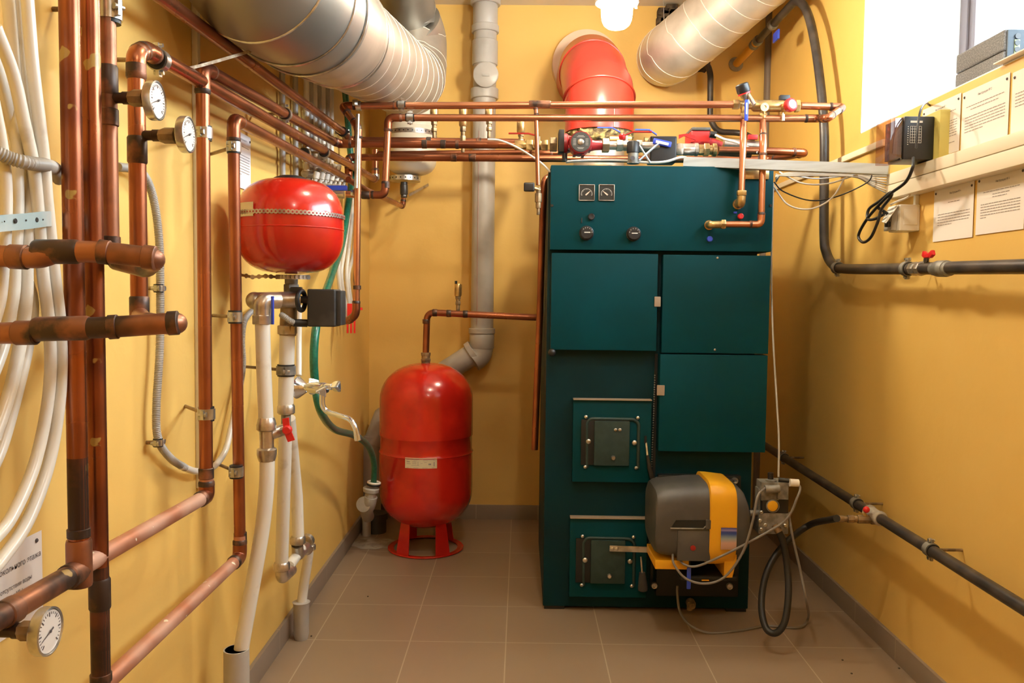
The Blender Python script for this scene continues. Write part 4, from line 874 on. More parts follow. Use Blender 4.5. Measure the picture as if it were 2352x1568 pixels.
P('lever_slot', BLACKM, B, box, D(1480, 1018, YBD-.0275), D(1485, 1000, YBD-.02)); 
P('hinge_rod', STEEL, B, cyl, D(1484, 1194, YBD-.03), D(1508, 1196, YBD-.03), .005)
bm = bm_(); ch = [D(1504, 862, YBD-.012), D(1501, 960, YBD-.012), D(1497, 1060, YBD-.012), D(1494, 1160, YBD-.012), D(1491, 1250, YBD-.012)]
for a, b in zip(ch, ch[1:]):
    for j in range(18): ball(bm, a+(b-a)*j/18, .0028, 6)
fin('bead_chain', bm, VALV, B)
P('chain_channel', BLACKM, B, box, *(lambda a, b: (V((a.x, YBD-.006, a.z)), V((b.x, YBD, b.z))))(D(1493, 1340, YBD), D(1510, 812, YBD)))
P('burner_plate', BLACKM, B, box, *(lambda a, b: (V((a.x, YBD-.03, a.z)), V((b.x, YBD, b.z))))(D(1503, 1362, YBD), D(1698, 1088, YBD)), .006)
P('hinge_bar', IRON, B, cyl, D(1510, 1102, YBD-.038), D(1686, 1103, YBD-.038), .005)
for px, py in ((1510, 1102), (1687, 1103), (1502, 1343), (1675, 1345)):
    bt = P('mounting_bolt', STEEL, B, lathe, [(.0115, 0), (.0115, .008), (.0095, .011), (.006, .0105), (.005, .006)], D(px, py, YBD-.03), (0, -1, 0), 24)
for x in (BX0+.04, BX1-.04):
    for y in (YBD+.04, YBK-.05): P('foot', BLACKM, B, box, (x-.035, y-.035, 0), (x+.035, y+.035, .014))
# flue
FY = 3.48; fr = rp(77.5, D(1376, 260, FY)); fx = D(1377, 260, FY).x
z0, z1 = D(1376, 306, FY).z, D(1376, 232, FY).z
T = thing('flue_pipe', 'thick red flue pipe rising from the boiler and elbowing into the wall', 'flue', (fx, FY, ztop))
P('lower_section', REDD, T, tube, [(fx, FY, z0), (fx, FY, z1), (fx, FY+.05, z1+.06)], fr, 64)
P('upper_section', REDD, T, tube, [(fx, FY-.002, z1-.02), (fx-.004, FY+.05, z1+.05), (fx-.012, FY+.20, z1+.155), (fx-.014, FY+.30, z1+.21), (fx-.014, YB-.01, z1+.235)], fr*1.015, 64)
P('seam', mat('dark red lip', (.35, .03, .015), .4), T, torus, (fx-.001, FY+.018, z1+.012), (0, .42, .9), fr*1.035, .0048, 64); P('seam', REDD, T, torus, (fx-.013, FY+.22, z1+.165), (0, .85, .5), fr*1.02, .0035, 64)
P('vertical_seam', COLL, T, box, (fx+.045, FY-fr*.955-.001, z0), (fx+.0465, FY-fr*.94, z1-.03))
P('wall_collar', COLL, T, lathe, [(fr*1.03, 0), (fr*1.14, 0), (fr*1.16, .03), (fr*1.16, .05)], (fx-.016, YB-.05, z1+.30), (0, 1, 0), 48)
P('inner_pipe', DUCT, T, cyl, (fx, FY, ztop-.005), (fx, FY, z0+.02), fr*.74, 40)
P('clamp_ring', BRASS, T, lathe, [(fr*.75, 0), (fr*.8, .002), (fr*.8, .02), (fr*.75, .022)], (fx, FY, ztop+.06), (0, 0, 1), 40)
bm = bm_()
rows_ = []
for h in range(7):
    rw = []
    for i in range(48):
        t = 2*PI*i/48; r = fr*(.84+.13*math.sin(PI*h/6))*(1+random.uniform(-.06, .06)); rw.append(bm.verts.new(V((fx+r*math.cos(t), FY+r*math.sin(t), z0-.045+h*.011+random.uniform(-.006, .006)))))
    rows_.append(rw)
skin(bm, rows_); fin('wool_insulation', bm, WOOL, T)

# copper pipe by the boiler's left side
pipe('dark copper drain pipe dropping along the left side of the boiler', [D(1265, 405, 3.12), D(1251, 412, 3.1), D(1248, 440, 3.1), D(1240, 720, 3.15), D(1228, 1032, 3.18)], R28*.9, COP, br=1.6, elbows=False)
T = thing('drain_valve', 'small brass drain valve with black handle left of the boiler', 'valve', D(1238, 490, YP))
bm = bm_(); nipple(bm, D(1237, 430, YP), (0, 0, -1), [(.008, .02, 14), (.012, .03, 8), (.009, .02, 14), (.0055, .022, 12)]); fin('body', bm, BRASSD, T); P('handle', BLK, T, box, D(1203, 439, YP-.02), D(1228, 420, YP-.005), .005, seg=3); P('spindle', BRASS, T, cyl, D(1225, 432, YP-.01), D(1240, 436, YP), .006)

# ---------------------------------------------------------------- burner
YU = 2.60
def loft(bm, st, y0, y1, n=40, ex=4.5):
    rows = []
    for px, t, b, k in st:
        a, c = D(px, t, YU), D(px, b, YU); cz = (a.z+c.z)/2; hz = (a.z-c.z)/2*k; cy = (y0+y1)/2; hy = (y1-y0)/2*k; r = []
        for i in range(n):
            u = 2*PI*i/n; cs, sn = math.cos(u), math.sin(u)
            r.append(bm.verts.new(V((a.x, cy+hy*math.copysign(abs(cs)**(2/ex), cs), cz+hz*math.copysign(abs(sn)**(2/ex), sn)))))
        rows.append(r)
    skin(bm, rows)
T = thing('gas_burner', 'grey and yellow burner unit bolted to the boiler front', 'burner', D(1610, 1338, YU+.1))
bm = bm_(); loft(bm, [(1507, 1160, 1255, .9), (1508, 1145, 1268, .97), (1512, 1133, 1277, 1), (1522, 1126, 1283, 1), (1560, 1121, 1290, 1), (1600, 1118, 1296, 1), (1634, 1117, 1300, 1)], YU, YU+.235); c_ = fin('cover', bm, GRY, T)
bm = bm_(); loft(bm, [(1632, 1113, 1304, 1.0), (1634, 1111, 1304, 1.02), (1650, 1112, 1304, 1.02), (1690, 1117, 1302, 1.02), (1694, 1119, 1300, 1.0)], YU-.006, YU+.24); fin('yellow_band', bm, YEL, T)
bm = bm_(); loft(bm, [(1688, 1121, 1296, 1), (1706, 1126, 1293, 1), (1716, 1136, 1286, .99), (1723, 1152, 1272, .96), (1727, 1172, 1250, .88)], YU, YU+.235); fin('end_cover', bm, GRY, T)
P('recessed_handle', BLACKM, c_, prism, [D(1543, 1211, YU-.004), D(1553, 1195, YU-.004), D(1620, 1195, YU-.004), D(1620, 1206, YU-.004), D(1615, 1212, YU-.004)], (0, .02, 0))
P('handle_rim', VALV, c_, tube, [D(1540, 1213, YU-.004), D(1615, 1214, YU-.004), D(1623, 1206, YU-.004), D(1623, 1193, YU-.004)], .0025, 8)
P('grip_block', GRY, c_, box, D(1621, 1215, YU-.008), D(1634, 1193, YU), .002)
P('reset_button', mat('dark red button', (.3, .012, .01), .35), c_, lathe, [(.0115, 0), (.0115, .002), (.0085, .003), (.0085, .006), (.002, .007)], D(1591, 1257, YU+.001), (0, -1, 0), 24)
P('moulded_panel', GRY, c_, box, D(1555, 1288, YU-.003), D(1631, 1216, YU+.01), .003)
P('base_tray', YEL, T, box, D(1505, 1286, YU+.02), D(1558, 1268, YU+.2), .003)
P('band_leg', YEL, T, prism, [D(1663, 1326, YU+.01), D(1682, 1326, YU+.01), D(1692, 1285, YU+.01), D(1692, 1270, YU+.01), D(1664, 1270, YU+.01)], (0, .15, 0))
P('air_box', BLACKM, T, box, D(1562, 1334, YU+.03), D(1666, 1285, YU+.2), .01, seg=3)
P('yellow_tab', YEL, T, box, D(1612, 1334, YU+.026), D(1628, 1330, YU+.032), .001)
lm, N, K, b = nodes('blue to peach label'); b.inputs['Roughness'].default_value = .4
tcn = N.new('ShaderNodeTexCoord'); sp_ = N.new('ShaderNodeSeparateXYZ'); cr = N.new('ShaderNodeValToRGB'); K.new(tcn.outputs['Generated'], sp_.inputs[0]); K.new(sp_.outputs[2], cr.inputs[0]); K.new(cr.outputs[0], b.inputs['Base Color'])
el = cr.color_ramp.elements; el[0].position = 0; el[0].color = (.5, .3, .2, 1); el[1].position = 1; el[1].color = (.05, .06, .28, 1)
for p_, c in ((.3, (.6, .36, .28, 1)), (.5, (.3, .38, .42, 1)), (.72, (.03, .08, .32, 1)), (.82, (.04, .06, .3, 1)), (.88, (.3, .25, .45, 1))): e_ = el.new(p_); e_.color = c
P('badge', lm, T, box, *(lambda a, b: (V((a.x, YU-.0125, a.z)), V((b.x, YU-.0095, b.z))))(D(1655, 1261, YU-.01), D(1692, 1212, YU-.01)))
P('gas_inlet', VALV, T, cyl, D(1722, 1178, YU+.06), D(1748, 1177, YU+.06), .0095)
P('flame_tube', IRON, T, cyl, (D(1620, 1200, YU).x, YU+.2, D(1620, 1210, YU).z), (D(1620, 1200, YU).x, YBD-.02, D(1620, 1210, YU).z), .06, 32)
T = thing('drain_cock', 'brown drain cock with blue lever under the burner', 'valve', D(1583, 1405, 2.84))
P('lever', BLUE, T, box, D(1577, 1353, 2.6), D(1587, 1302, 2.606), .003); P('stem', VALV, T, cyl, D(1582, 1305, 2.61), D(1583, 1290, 2.7), .004); P('body', BRASSD, T, lathe, [(.012, 0), (.016, .01), (.016, .03), (.010, .05)], D(1584, 1380, 2.89), (0, -1, 0), 20); P('hose_tail', BRASSD, T, cyl, D(1584, 1380, 2.86), D(1584, 1400, 2.86), .010)
# gas valve block
YG = 2.64
T = thing('gas_valve', 'grey gas valve block with yellow disc beside the burner', 'valve', D(1778, 1232, YG+.03))
def gb_(nm, m, x0, y0, x1, y1, a, b, bev=.003): lo, hi = bx2(x0, y0, x1, y1, YG+a, YG+b); return P(nm, m, T, box, lo, hi, bev)
gb_('body', VALV, 1742, 1178, 1812, 1226, 0, .07); gb_('coil_block', VALV, 1786, 1108, 1812, 1147, -.01, .06, .002); gb_('top_block', VALV, 1748, 1108, 1790, 1150, 0, .06); gb_('regulator', BLK, 1750, 1148, 1812, 1179, 0, .065); gb_('rear_plate', VALV, 1740, 1122, 1750, 1215, .02, .06, .001)
P('coil', VALV, T, cyl, D(1757, 1123, YG-.012), D(1790, 1122, YG-.012), .0125, 20)
P('yellow_disc', YEL, T, lathe, [(.0165, 0), (.0165, .004), (.0145, .005), (.001, .005)], D(1774, 1161, YG-.005), (0, -1, 0), 28); P('disc_ring', VALV, T, lathe, [(.021, 0), (.021, .006), (.017, .008), (.0168, .003)], D(1774, 1161, YG), (0, -1, 0), 28)
P('top_knob', BLK, T, cyl, D(1770, 1104, YG+.02), D(1770, 1085, YG+.02), .009, 20); P('knob_flange', VALV, T, lathe, [(.017, 0), (.0175, .006), (.012, .009)], D(1771, 1106, YG+.02), (0, 0, 1), 24)
P('plug_arm', RUB, T, cyl, D(1788, 1101, YG), D(1818, 1104, YG-.01), .007); P('plug', WHT, T, cyl, D(1814, 1108, YG-.02), D(1834, 1109, YG-.02), .012, 20)
for px, py in ((1757, 1205), (1803, 1206), (1748, 1176), (1745, 1195), (1748, 1215)): P('screw', STEEL, T, lathe, [(.0065, 0), (.0065, .004), (.004, .006)], D(px, py, YG-.001), (0, -1, 0), 12)
P('hose_union', BRASSD, T, cyl, D(1779, 1205, YG-.02), D(1790, 1222, YG-.03), .011)
hz = [D(1786, 1213, YG-.025), D(1800, 1250, YG-.03), D(1808, 1300, YG-.04), D(1811, 1360, YG-.07), D(1803, 1425, YG-.1), D(1783, 1453, YG-.1), D(1760, 1443, YG-.08), D(1749, 1395, YG-.04), D(1755, 1335, YG-.0), D(1775, 1285, YG+.03), D(1812, 1240, YG+.06), D(1862, 1204, YG+.10), A(1922, 1190, x=.93)]
o = P('gas_hose', RUB, None, tube, spl(hz, 8), .0105, 16); tag(o, 'thick black rubber hose looping down from the gas valve to the wall pipe', 'hose')
CAB = mat('grey cable', (.20, .18, .16), .5)
CABW = mat('white cable', (.72, .68, .62), .45)
def cable(lb, pts, r, m=CAB, k=8, name='cable'): o = P(name, m, None, tube, spl(pts, k), r, 10); tag(o, lb, 'cable'); return o
cable('grey cable drooping under the burner and rising to the valve coil', [D(1545, 1270, YU+.02), D(1548, 1295, YU-.01), D(1575, 1328, YU-.02), D(1620, 1340, YU-.03), D(1665, 1324, YU-.03), D(1705, 1270, YU-.03), D(1728, 1200, YU-.03), D(1740, 1140, YU-.02), D(1758, 1120, YG-.01)], .0038)
cable('grey cable crossing the burner label to the right end of the valve', [D(1558, 1280, YU+.02), D(1572, 1296, YU-.0), D(1600, 1300, YU-.01), D(1650, 1280, YU-.025), D(1720, 1245, YU-.02), D(1790, 1205, YG-.04), D(1815, 1180, YG-.04), D(1830, 1145, YG-.04), D(1838, 1122, YG-.03), D(1832, 1110, YG-.02)], .0038)
cable('grey cable trailing from the gas valve down to the floor tiles', [D(1811, 1175, YG+.02), D(1820, 1230, YG), D(1838, 1310, YG-.02), D(1853, 1385, YG-.04), F(1856, 1432)+V((0, 0, .02)), F(1835, 1444)+V((0, 0, .005)), F(1760, 1440)+V((0, 0, .004)), F(1700, 1450)+V((0, 0, .004)), F(1630, 1456)+V((0, 0, .004)), D(1585, 1435, 2.72), D(1562, 1405, 2.8), D(1556, 1365, 2.82), D(1556, 1345, 2.82)], .0042)
cable('thin pale cable hanging along the right side of the boiler', [D(1776, 420, 2.95), D(1772, 600, 2.93), D(1775, 760, 2.85), D(1784, 920, 2.75), D(1789, 1010, 2.7), D(1788, 1095, YG+.02)], .0032, PEXG)

# ---------------------------------------------------------------- floor standing tank
yt = 3.60; c = D(978, 1260, yt); tx = c.x; k = rp(1, c)
zb_ = D(978, 1206, yt).z; zt_ = D(978, 833, yt).z; R = 107.5*k
T = thing('pressure_tank', 'tall red pressure tank standing on a ring foot', 'tank', (tx, yt, 0))
hh = zt_-zb_; dm = R*.78; prof = [(.004, 0)]
for i in range(1, 11): a = PI/2*i/10; prof.append((R*math.sin(a)**.86, dm*(1-math.cos(a))))
s1, s2 = hh*(1-.435), hh*(1-.535)
body = [(R, s2-.022), (R*1.0, s2-.002), (R*1.012, s2), (R*1.0, s2+.002), (R*.985, s2+.012), (R*.985, s1-.004), (R*1.0, s1), (R*1.0, s1+.004)]
top = []
for i in range(0, 11): a = PI/2*i/10; top.append((R*math.cos(a)**.86 if i < 10 else .004, hh-dm+dm*math.sin(a)))
P('shell', RED, T, lathe, prof+body+top, (tx, yt, zb_), (0, 0, 1), 72)
bm = bm_(); FR = rp(86, c)
lathe(bm, [(FR*.86, .002), (FR, .002), (FR, .006), (FR*.86, .006)], (tx, yt, 0), (0, 0, 1), 56, caps=False)
torus(bm, (tx, yt, .005), (0, 0, 1), FR, .004, 56); base = fin('foot_ring', bm, RED, T)
for a in (-125, -55, 55, 125):
    a = math.radians(a); n = V((math.cos(a), math.sin(a), 0)); s = V((-n.y, n.x, 0)); cc = V((tx, yt, 0)); bm = bm_()
    rb, rt = FR*.94, R*.66; zt2 = zb_+.035
    prism(bm, [cc+n*rb+s*.034+V((0, 0, .004)), cc+n*rb-s*.034+V((0, 0, .004)), cc+n*rt-s*.024+V((0, 0, zt2)), cc+n*rt+s*.024+V((0, 0, zt2))], -n*.004); fin('leg', bm, RED, T)
bm = bm_(); zl_ = D(980, 1064, yt-R).z
pts = around(V((tx, yt, 0)), R*1.004, zl_, 251, 289, 8); lw = .0215*1.0
for a, b in zip(pts, pts[1:]):
    v = [bm.verts.new(p+V((0, 0, s*.0215))) for p, s in ((a, -1), (b, -1), (b, 1), (a, 1))]; bm.faces.new(v)
lb_ = fin('rating_label', bm, LABEL, T)
bm = bm_()
def lin(a0, a1, dz, h):
    q = around(V((tx, yt, 0)), R*1.007, zl_+dz, a0, a1, 3)
    for a, b in zip(q, q[1:]): bm.faces.new([bm.verts.new(p+V((0, 0, s*h))) for p, s in ((a, -1), (b, -1), (b, 1), (a, 1))])
lin(252, 268, .0165, .0022); lin(273, 286, .016, .0016); lin(252, 287, .0105, .0004); lin(253, 257, .005, .0016); lin(253, 258, -.003, .0008); lin(260, 265, -.002, .0008); lin(266.5, 267, 0, .008); lin(270, 272, 0, .0006); lin(279, 282, -.004, .003); lin(253, 286, -.0185, .0006); lin(259, 268, -.009, .0006); lin(285, 286, -.004, .009); lin(260, 265, .005, .001); lin(274, 277, .004, .0006)
fin('label_print', bm, INKL, lb_)
T2 = thing('copper_connection', 'copper pipe with brass union from the tall red tank to the boiler', 'pipe', D(978, 833, yt))
a = D(978, 722, yt)
bm = bm_(); nipple(bm, D(978, 836, yt), (0, 0, 1), [(.019, .012, 20), (.0225, .012, 6), (.0185, .012, 20), (.0205, .014, 8)]); fin('union', bm, BRASSD, T2)
bm = bm_(); tube(bm, rnd([D(978, 815, yt), D(981, 717, yt), D(1275, 731, yt)], .035), .0142, 20); fin('tube', bm, COP, T2)
for px, py, d in ((979, 738, (0, 0, 1)), (999, 718, (1, 0, 0)), (1031, 719.5, (1, 0, 0)), (1069, 721, (1, 0, 0))): P('solder_band', SOL, T2, lathe, [(.0146, -.01), (.016, -.008), (.016, .008), (.0146, .01)], D(px, py, yt), d, 20)
clamp('small clamp holding the tank pipe beside the boiler', D(1243, 729, yt), (1, 0, 0), .0142, None, m=VALV)
b0 = D(1052, 714, yt); T3 = thing('air_vent', 'brass air vent standing above the tall red tank pipe', 'air vent', b0); k = rp(1, b0)
bm = bm_(); nipple(bm, b0, (0, 0, 1), [(k*4.5, k*14, 14), (k*6.5, k*8, 6), (k*5, k*5, 14), (k*7, k*8, 6)]); fin('fitting', bm, BRASSD, T3)
P('float_chamber', BRASS, T3, lathe, [(k*7.5, k*34), (k*8.5, k*37), (k*8.5, k*60), (k*7.5, k*62)], b0, (0, 0, 1), 20); P('vent_cap', BLK, T3, lathe, [(k*3, 0), (k*3, k*8)], b0+V((-k*5, 0, k*61)), (0, 0, 1), 12)

# ---------------------------------------------------------------- drain stack
dy = 4.0; dr_ = rp(26, D(1110, 400, dy)); xa = D(1113, 240, dy).x; xb = D(1107, 755, dy).x
T = thing('drain_pipe', 'grey soil stack running down the back wall behind the red tank', 'drain pipe', D(1105, 850, dy))
P('main_tube', PVC, T, tube, [D(1117, -150, dy), D(1107, 757, dy)], dr_, 36)
k = rp(1, D(1110, 400, dy))
def col(py0, py1, r, nm='collar', px=None):
    f = lambda y: 1117-10*(y+150)/907
    P(nm, PVC, T, lathe, [(k*r*.96, 0), (k*r, .003), (k*r, (py1-py0)*k-.003), (k*r*.96, (py1-py0)*k)], D(f(py1), py1, dy), (0, 0, 1), 36)
col(-20, 12, 34); col(12, 62, 28, 'socket'); col(60, 76, 31); col(96, 150, 29, 'socket'); col(205, 228, 31.5); col(753, 766, 30.5); col(766, 800, 28.5, 'socket')
P('access_branch', PVC, T, cyl, D(1115, 172, dy), D(1115, 172, dy-.07), k*26, 32); P('access_cap', PVC, T, lathe, [(k*28, 0), (k*28, .01), (k*25, .014), (k*2, .0145)], D(1116, 172, dy-.068), (0, -1, 0), 32)
P('cap_bar', PVC, T, box, D(1108, 174, dy-.088), D(1124, 170, dy-.084), .001)
P('red_print_line', mat('faint red print', (.5, .15, .12), .6), T, tube, [D(1100, 300, dy-dr_*1.0), D(1095, 745, dy-dr_*1.0)], .0007, 6)
P('lower_bend', PVC, T, tube, rnd([D(1107, 790, dy), D(1103, 815, dy), D(1085, 828, dy-.01)], .06), dr_*1.05, 32)
P('branch_collar', PVC, T, tube, [D(1092, 808, dy), D(1082, 815, dy)], dr_*1.17, 32)
P('sloping_tube', PVC, T, tube, [D(1088, 812, dy), D(1000, 868, dy), D(880, 960, dy), D(858, 1020, dy-.02)], dr_*.98, 32)
P('floor_tube', PVC, T, tube, [D(856, 1000, dy-.02), D(852, 1100, dy-.02), D(851, 1215, dy-.02)], dr_*.9, 32)
T = thing('siphon_trap', 'pale grey siphon with round cap beside the red tank base', 'drain trap', D(848, 1178, 3.46))
P('inlet_cup', PEXG, T, lathe, [(.022, 0), (.022, .02), (.032, .026), (.034, .04), (.030, .044)], D(850, 1143, 3.45), (.12, 0, 1), 28)
P('rim_ring', WHT, T, torus, D(859, 1108, 3.45), (.12, 0, 1), .024, .005, 28)
P('rim_seal', RUB, T, torus, D(858, 1112, 3.45), (.12, 0, 1), .025, .005, 28)
P('elbow_body', PEXG, T, tube, spl([D(852, 1140, 3.45), D(848, 1158, 3.46), D(842, 1172, 3.5), D(845, 1185, 3.6)], 5), .027, 24)
P('round_cap', PEXG, T, lathe, [(.031, 0), (.033, .004), (.033, .018), (.030, .024), (.002, .025)], D(839, 1157, 3.46), (-.2, -1, .1), 32)
T = thing('drain_box', 'dark sunken drain socket on the floor beside the red tank', 'drain', F(862, 1240)+V((0, .1, 0)))
f0 = F(835, 1232); P('housing', DARKP, T, lathe, [(.045, 0), (.045, .06), (.052, .062), (.052, .09), (.045, .092)], (f0.x+.045, f0.y+.08, 0), (0, 0, 1), 28); P('side_pipe', PVC, T, cyl, (f0.x+.01, f0.y+.02, 0), (f0.x+.01, f0.y+.02, .11), .02)
# cement patch
bm = bm_(); cp = F(860, 1248); q = []
for i in range(22): t = 2*PI*i/22; q.append(cp+V((math.cos(t)*.13*random.uniform(.8, 1.1), math.sin(t)*.085*random.uniform(.8, 1.1), .0008)))
prism(bm, q, (0, 0, .002)); o = fin('mortar_patch', bm, MORT); tag(o, 'rough grey mortar smear on the tiles beside the drain socket', 'mortar')

# ---------------------------------------------------------------- white vessel at the back
wy = 3.93; wx = D(945, 300, wy).x; wr = rp(57, D(945, 300, wy)); k = rp(1, D(945, 300, wy)); zB = D(945, 403, wy).z
T = thing('white_vessel', 'white cylindrical vessel strapped high on the back wall', 'tank', (wx, wy, zB))
prof = [(.003, 0)]+[(wr*math.sin(PI/2*i/8)**.6, k*34*(1-math.cos(PI/2*i/8))) for i in range(1, 9)]+[(wr, k*105), (wr*1.01, k*106), (wr*1.01, k*108), (wr, k*109), (wr, k*190), (wr*.85, k*215), (wr*.3, k*225)]
P('shell', ENW, T, lathe, prof, (wx, wy, zB), (0, 0, 1), 48)
ts = thing('vessel_strap', 'perforated band round the middle of the white vessel', 'strap', D(945, 298, wy)); zz = D(945, 298, wy-wr).z
P('band', PERF, ts, lathe, [(wr*1.012, -.010), (wr*1.02, -.010), (wr*1.02, .010), (wr*1.012, .010)], (wx, wy, zz), (0, 0, 1), 48)
bm = bm_()
for a in range(190, 352, 10): n = V((math.cos(math.radians(a)), math.sin(math.radians(a)), 0)); lathe(bm, [(.0032, 0), (.0032, .0006)], V((wx, wy, zz))+n*wr*1.02, n, 8)
fin('punched_hole', bm, BLK, ts)
ts = thing('vessel_strap', 'perforated band round the bottom neck of the white vessel', 'strap', D(930, 411, wy)); zz = D(930, 411, wy).z; nr = rp(34, D(930, 411, wy)); nx = D(930, 411, wy).x
P('band', STEEL, ts, lathe, [(nr, -.011), (nr*1.03, -.011), (nr*1.03, .011), (nr, .011)], (nx, wy, zz), (0, 0, 1), 40)
bm = bm_()
for a in range(190, 352, 18): n = V((math.cos(math.radians(a)), math.sin(math.radians(a)), 0)); lathe(bm, [(.0036, 0), (.0036, .0006)], V((nx, wy, zz))+n*nr*1.03, n, 8)
fin('punched_hole', bm, BLK, ts)
ts = P('vessel_bracket', PERF, None, strap, [D(940, 448, wy), D(984, 424, YB-.004)], .012); tag(ts, 'loose perforated strip screwed to the wall under the white vessel', 'bracket')
bm = bm_(); nipple(bm, D(928, 418, 3.9), (0, 0, -1), [(.016, .012, 20), (.018, .045, 20), (.0145, .014, 8)]); o = fin('black_coupling', bm, IRON); tag(o, 'black pipe coupling under the white vessel', 'pipe fitting')

# ---------------------------------------------------------------- ducts
def spiral(bm, pts, r, pitch, w=.0022, n=40):
    q = [V(p) for p in pts]; S = [0]
    for a, b in zip(q, q[1:]): S.append(S[-1]+(b-a).length)
    a, b = frame(q[1]-q[0]); tot = S[-1]; N_ = int(tot/pitch*n); out = []; i = 0; T0 = (q[1]-q[0]).normalized()
    for j in range(N_+1):
        d = tot*j/N_
        while i < len(q)-2 and d > S[i+1]: i += 1
        T = (q[i+1]-q[i]).normalized(); rq = T0.rotation_difference(T); a = rq @ a; b = rq @ b; T0 = T
        c = q[i]+(q[i+1]-q[i])*((d-S[i])/max(S[i+1]-S[i], 1e-9)); u = 2*PI*d/pitch
        out.append(c+(a*math.cos(u)+b*math.sin(u))*r)
    tube(bm, out, w, 5)
def cen(x0, y0, x1, y1, d): return D((x0+x1)/2, (y0+y1)/2, d)
dm_ = [D(772, 76, 2.42), D(860, 132, 2.9), D(935, 178, 3.38)]
T = thing('spiral_duct', 'big galvanised spiral duct sweeping along the left under the ceiling', 'duct', dm_[0])
R1 = .142
pA = rnd([dm_[0], D(935, 186, 3.42), D(948, 175, 3.62), D(950, 90, 3.68), D(936, 55, 3.62)], .16, 10)
SEAM = mat('pale seam', (.85, .80, .72), .4, .3)
P('spiral_tube', DUCT, T, tube, pA, R1, 56); P('spiral_seam', SEAM, T, spiral, pA, R1+.0, .115, .0016)
ax = (dm_[0]-dm_[2]).normalized(); n0 = dm_[0]
slv = [n0-ax*.01, D(702, 22, 2.05)]
P('sleeve', DUCT, T, tube, slv, R1*1.04, 56)
for p_ in (n0-ax*.008, n0+ax*.02, n0+ax*.12, slv[1]): P('sleeve_bead', STEEL, T, torus, p_, ax, R1*1.045, .0035, 64)
nb = [slv[1]+ax*.0, D(652, -22, 1.87), D(592, -78, 1.76), D(556, -160, 1.72), D(552, -340, 1.70), V((D(552, -340, 1.70).x, 1.70, ZC-.01))]
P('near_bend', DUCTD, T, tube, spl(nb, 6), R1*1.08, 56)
for p_, a_ in ((D(696, 17, 2.02), ax), (D(655, -18, 1.88), (nb[1]-slv[1])), (D(596, -74, 1.765), (nb[2]-nb[1]))): P('bend_seam', STEEL, T, torus, p_, a_, R1*1.09, .003, 64)
T = thing('duct_elbow', 'galvanised duct elbow at the ceiling above the spiral bend', 'duct', D(928, 40, 3.6))
pe_ = spl([D(936, 58, 3.62), D(932, 30, 3.60), D(928, -10, 3.5), D(925, -60, 3.3), D(918, -110, 3.0), V((D(918, -110, 3.0).x, 2.9, ZC-.01))], 6)
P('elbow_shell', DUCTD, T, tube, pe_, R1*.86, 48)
P('white_rim', mat('white seal ring', (.85, .83, .78), .4), T, torus, D(935, 54, 3.62), (0.1, .35, 1), R1*.62, .008, 48); P('bead', STEEL, T, torus, D(930, 12, 3.58), (0, .5, 1), R1*.88, .004, 56)
# right duct
R2_ = .148
pr2 = [D(1528, 132, YB+.02), D(1532, 128, 3.97), D(1560, 108, 3.80), D(1640, 42, 3.66), D(1720, -28, 3.52), D(1880, -160, 3.25)]
T = thing('spiral_duct', 'shiny spiral duct rising from the back wall to the upper right', 'duct', pr2[0])
q = spl(pr2, 6); P('spiral_tube', DUCTB, T, tube, q, R2_*.9, 56); P('spiral_seam', SEAM, T, spiral, q, R2_*.9, .095, .0018)
P('hanger_wire', STEEL, T, cyl, D(1525, 50, 3.75), D(1523, -40, 3.75), .0015, 6)
bm = bm_(); 
for i in range(9): a = D(random.uniform(1510, 1560), random.uniform(18, 50), 4.05); box(bm, a-V((.025, .02, .02)), a+V((.03, .035, .015)), .006)
o = fin('broken_plaster', bm, DKBR); tag(o, 'crumbled dark plaster in the wall hole above the right duct', 'plaster')

# ---------------------------------------------------------------- gas pipes on the right
XG = 1.085; GR = .0165
gp = [D(1690, 148, YB), A(1795, 28, x=1.06), A(1835, -15, x=1.075), A(1862, 35, x=XG), A(1884, 190, x=XG), A(1893, 300, x=XG), A(1893, 540, x=XG), A(1903, 598, x=XG), A(1930, 616, x=XG), A(2085, 617, x=XG), A(2352, 612, x=XG), A(2500, 609, x=XG)]
T = thing('gas_pipe', 'dark gas pipe descending and running right along the right wall', 'pipe', gp[7])
g0 = D(1690, 148, YB); g1 = A(1800, 30, x=1.06)
pth = [g1, A(1832, -2, x=1.07)+V((0, 0, .0))]
P('upper_tube', IRON, T, tube, spl([g0+(g1-g0)*.45, g0+(g1-g0)*.75, g1, A(1828, 4, x=1.075), A(1850, 20, x=XG), A(1868, 80, x=XG), A(1884, 190, x=XG), A(1893, 300, x=XG), A(1893, 420, x=XG), A(1893, 545, x=XG), A(1898, 580, x=XG), A(1912, 606, x=XG), A(1940, 617, x=XG), A(2085, 617, x=XG)], 8), GR, 20)
P('yellow_tube', mat('yellow painted pipe', (.72, .36, .03), .45), T, cyl, g0, g0+(g1-g0)*.5, GR*1.1, 20)
P('wall_rose', MORT, T, lathe, [(.035, 0), (.035, .004), (.022, .012)], g0, g1-g0, 20)
P('right_tube', IRON, T, tube, [A(2085, 617, x=XG), A(2352, 612, x=XG), A(2560, 608, x=XG)], GR*1.0, 20)
for f in (.42, .5, .8): P('coupling', VALV, T, lathe, [(GR*1.2, -.014), (GR*1.35, -.01), (GR*1.35, .01), (GR*1.2, .014)], g0+(g1-g0)*f, g1-g0, 16)
P('blue_lever', BLUE, T, box, A(1779, 100, x=1.03), A(1787, 66, x=1.022), .002)
ax_ = (A(2180, 616, x=XG)-A(2100, 617, x=XG)).normalized()
def gv(nm, m, px, segs): bm = bm_(); nipple(bm, A(px, 617, x=XG), ax_, segs); fin(nm, bm, m, T)
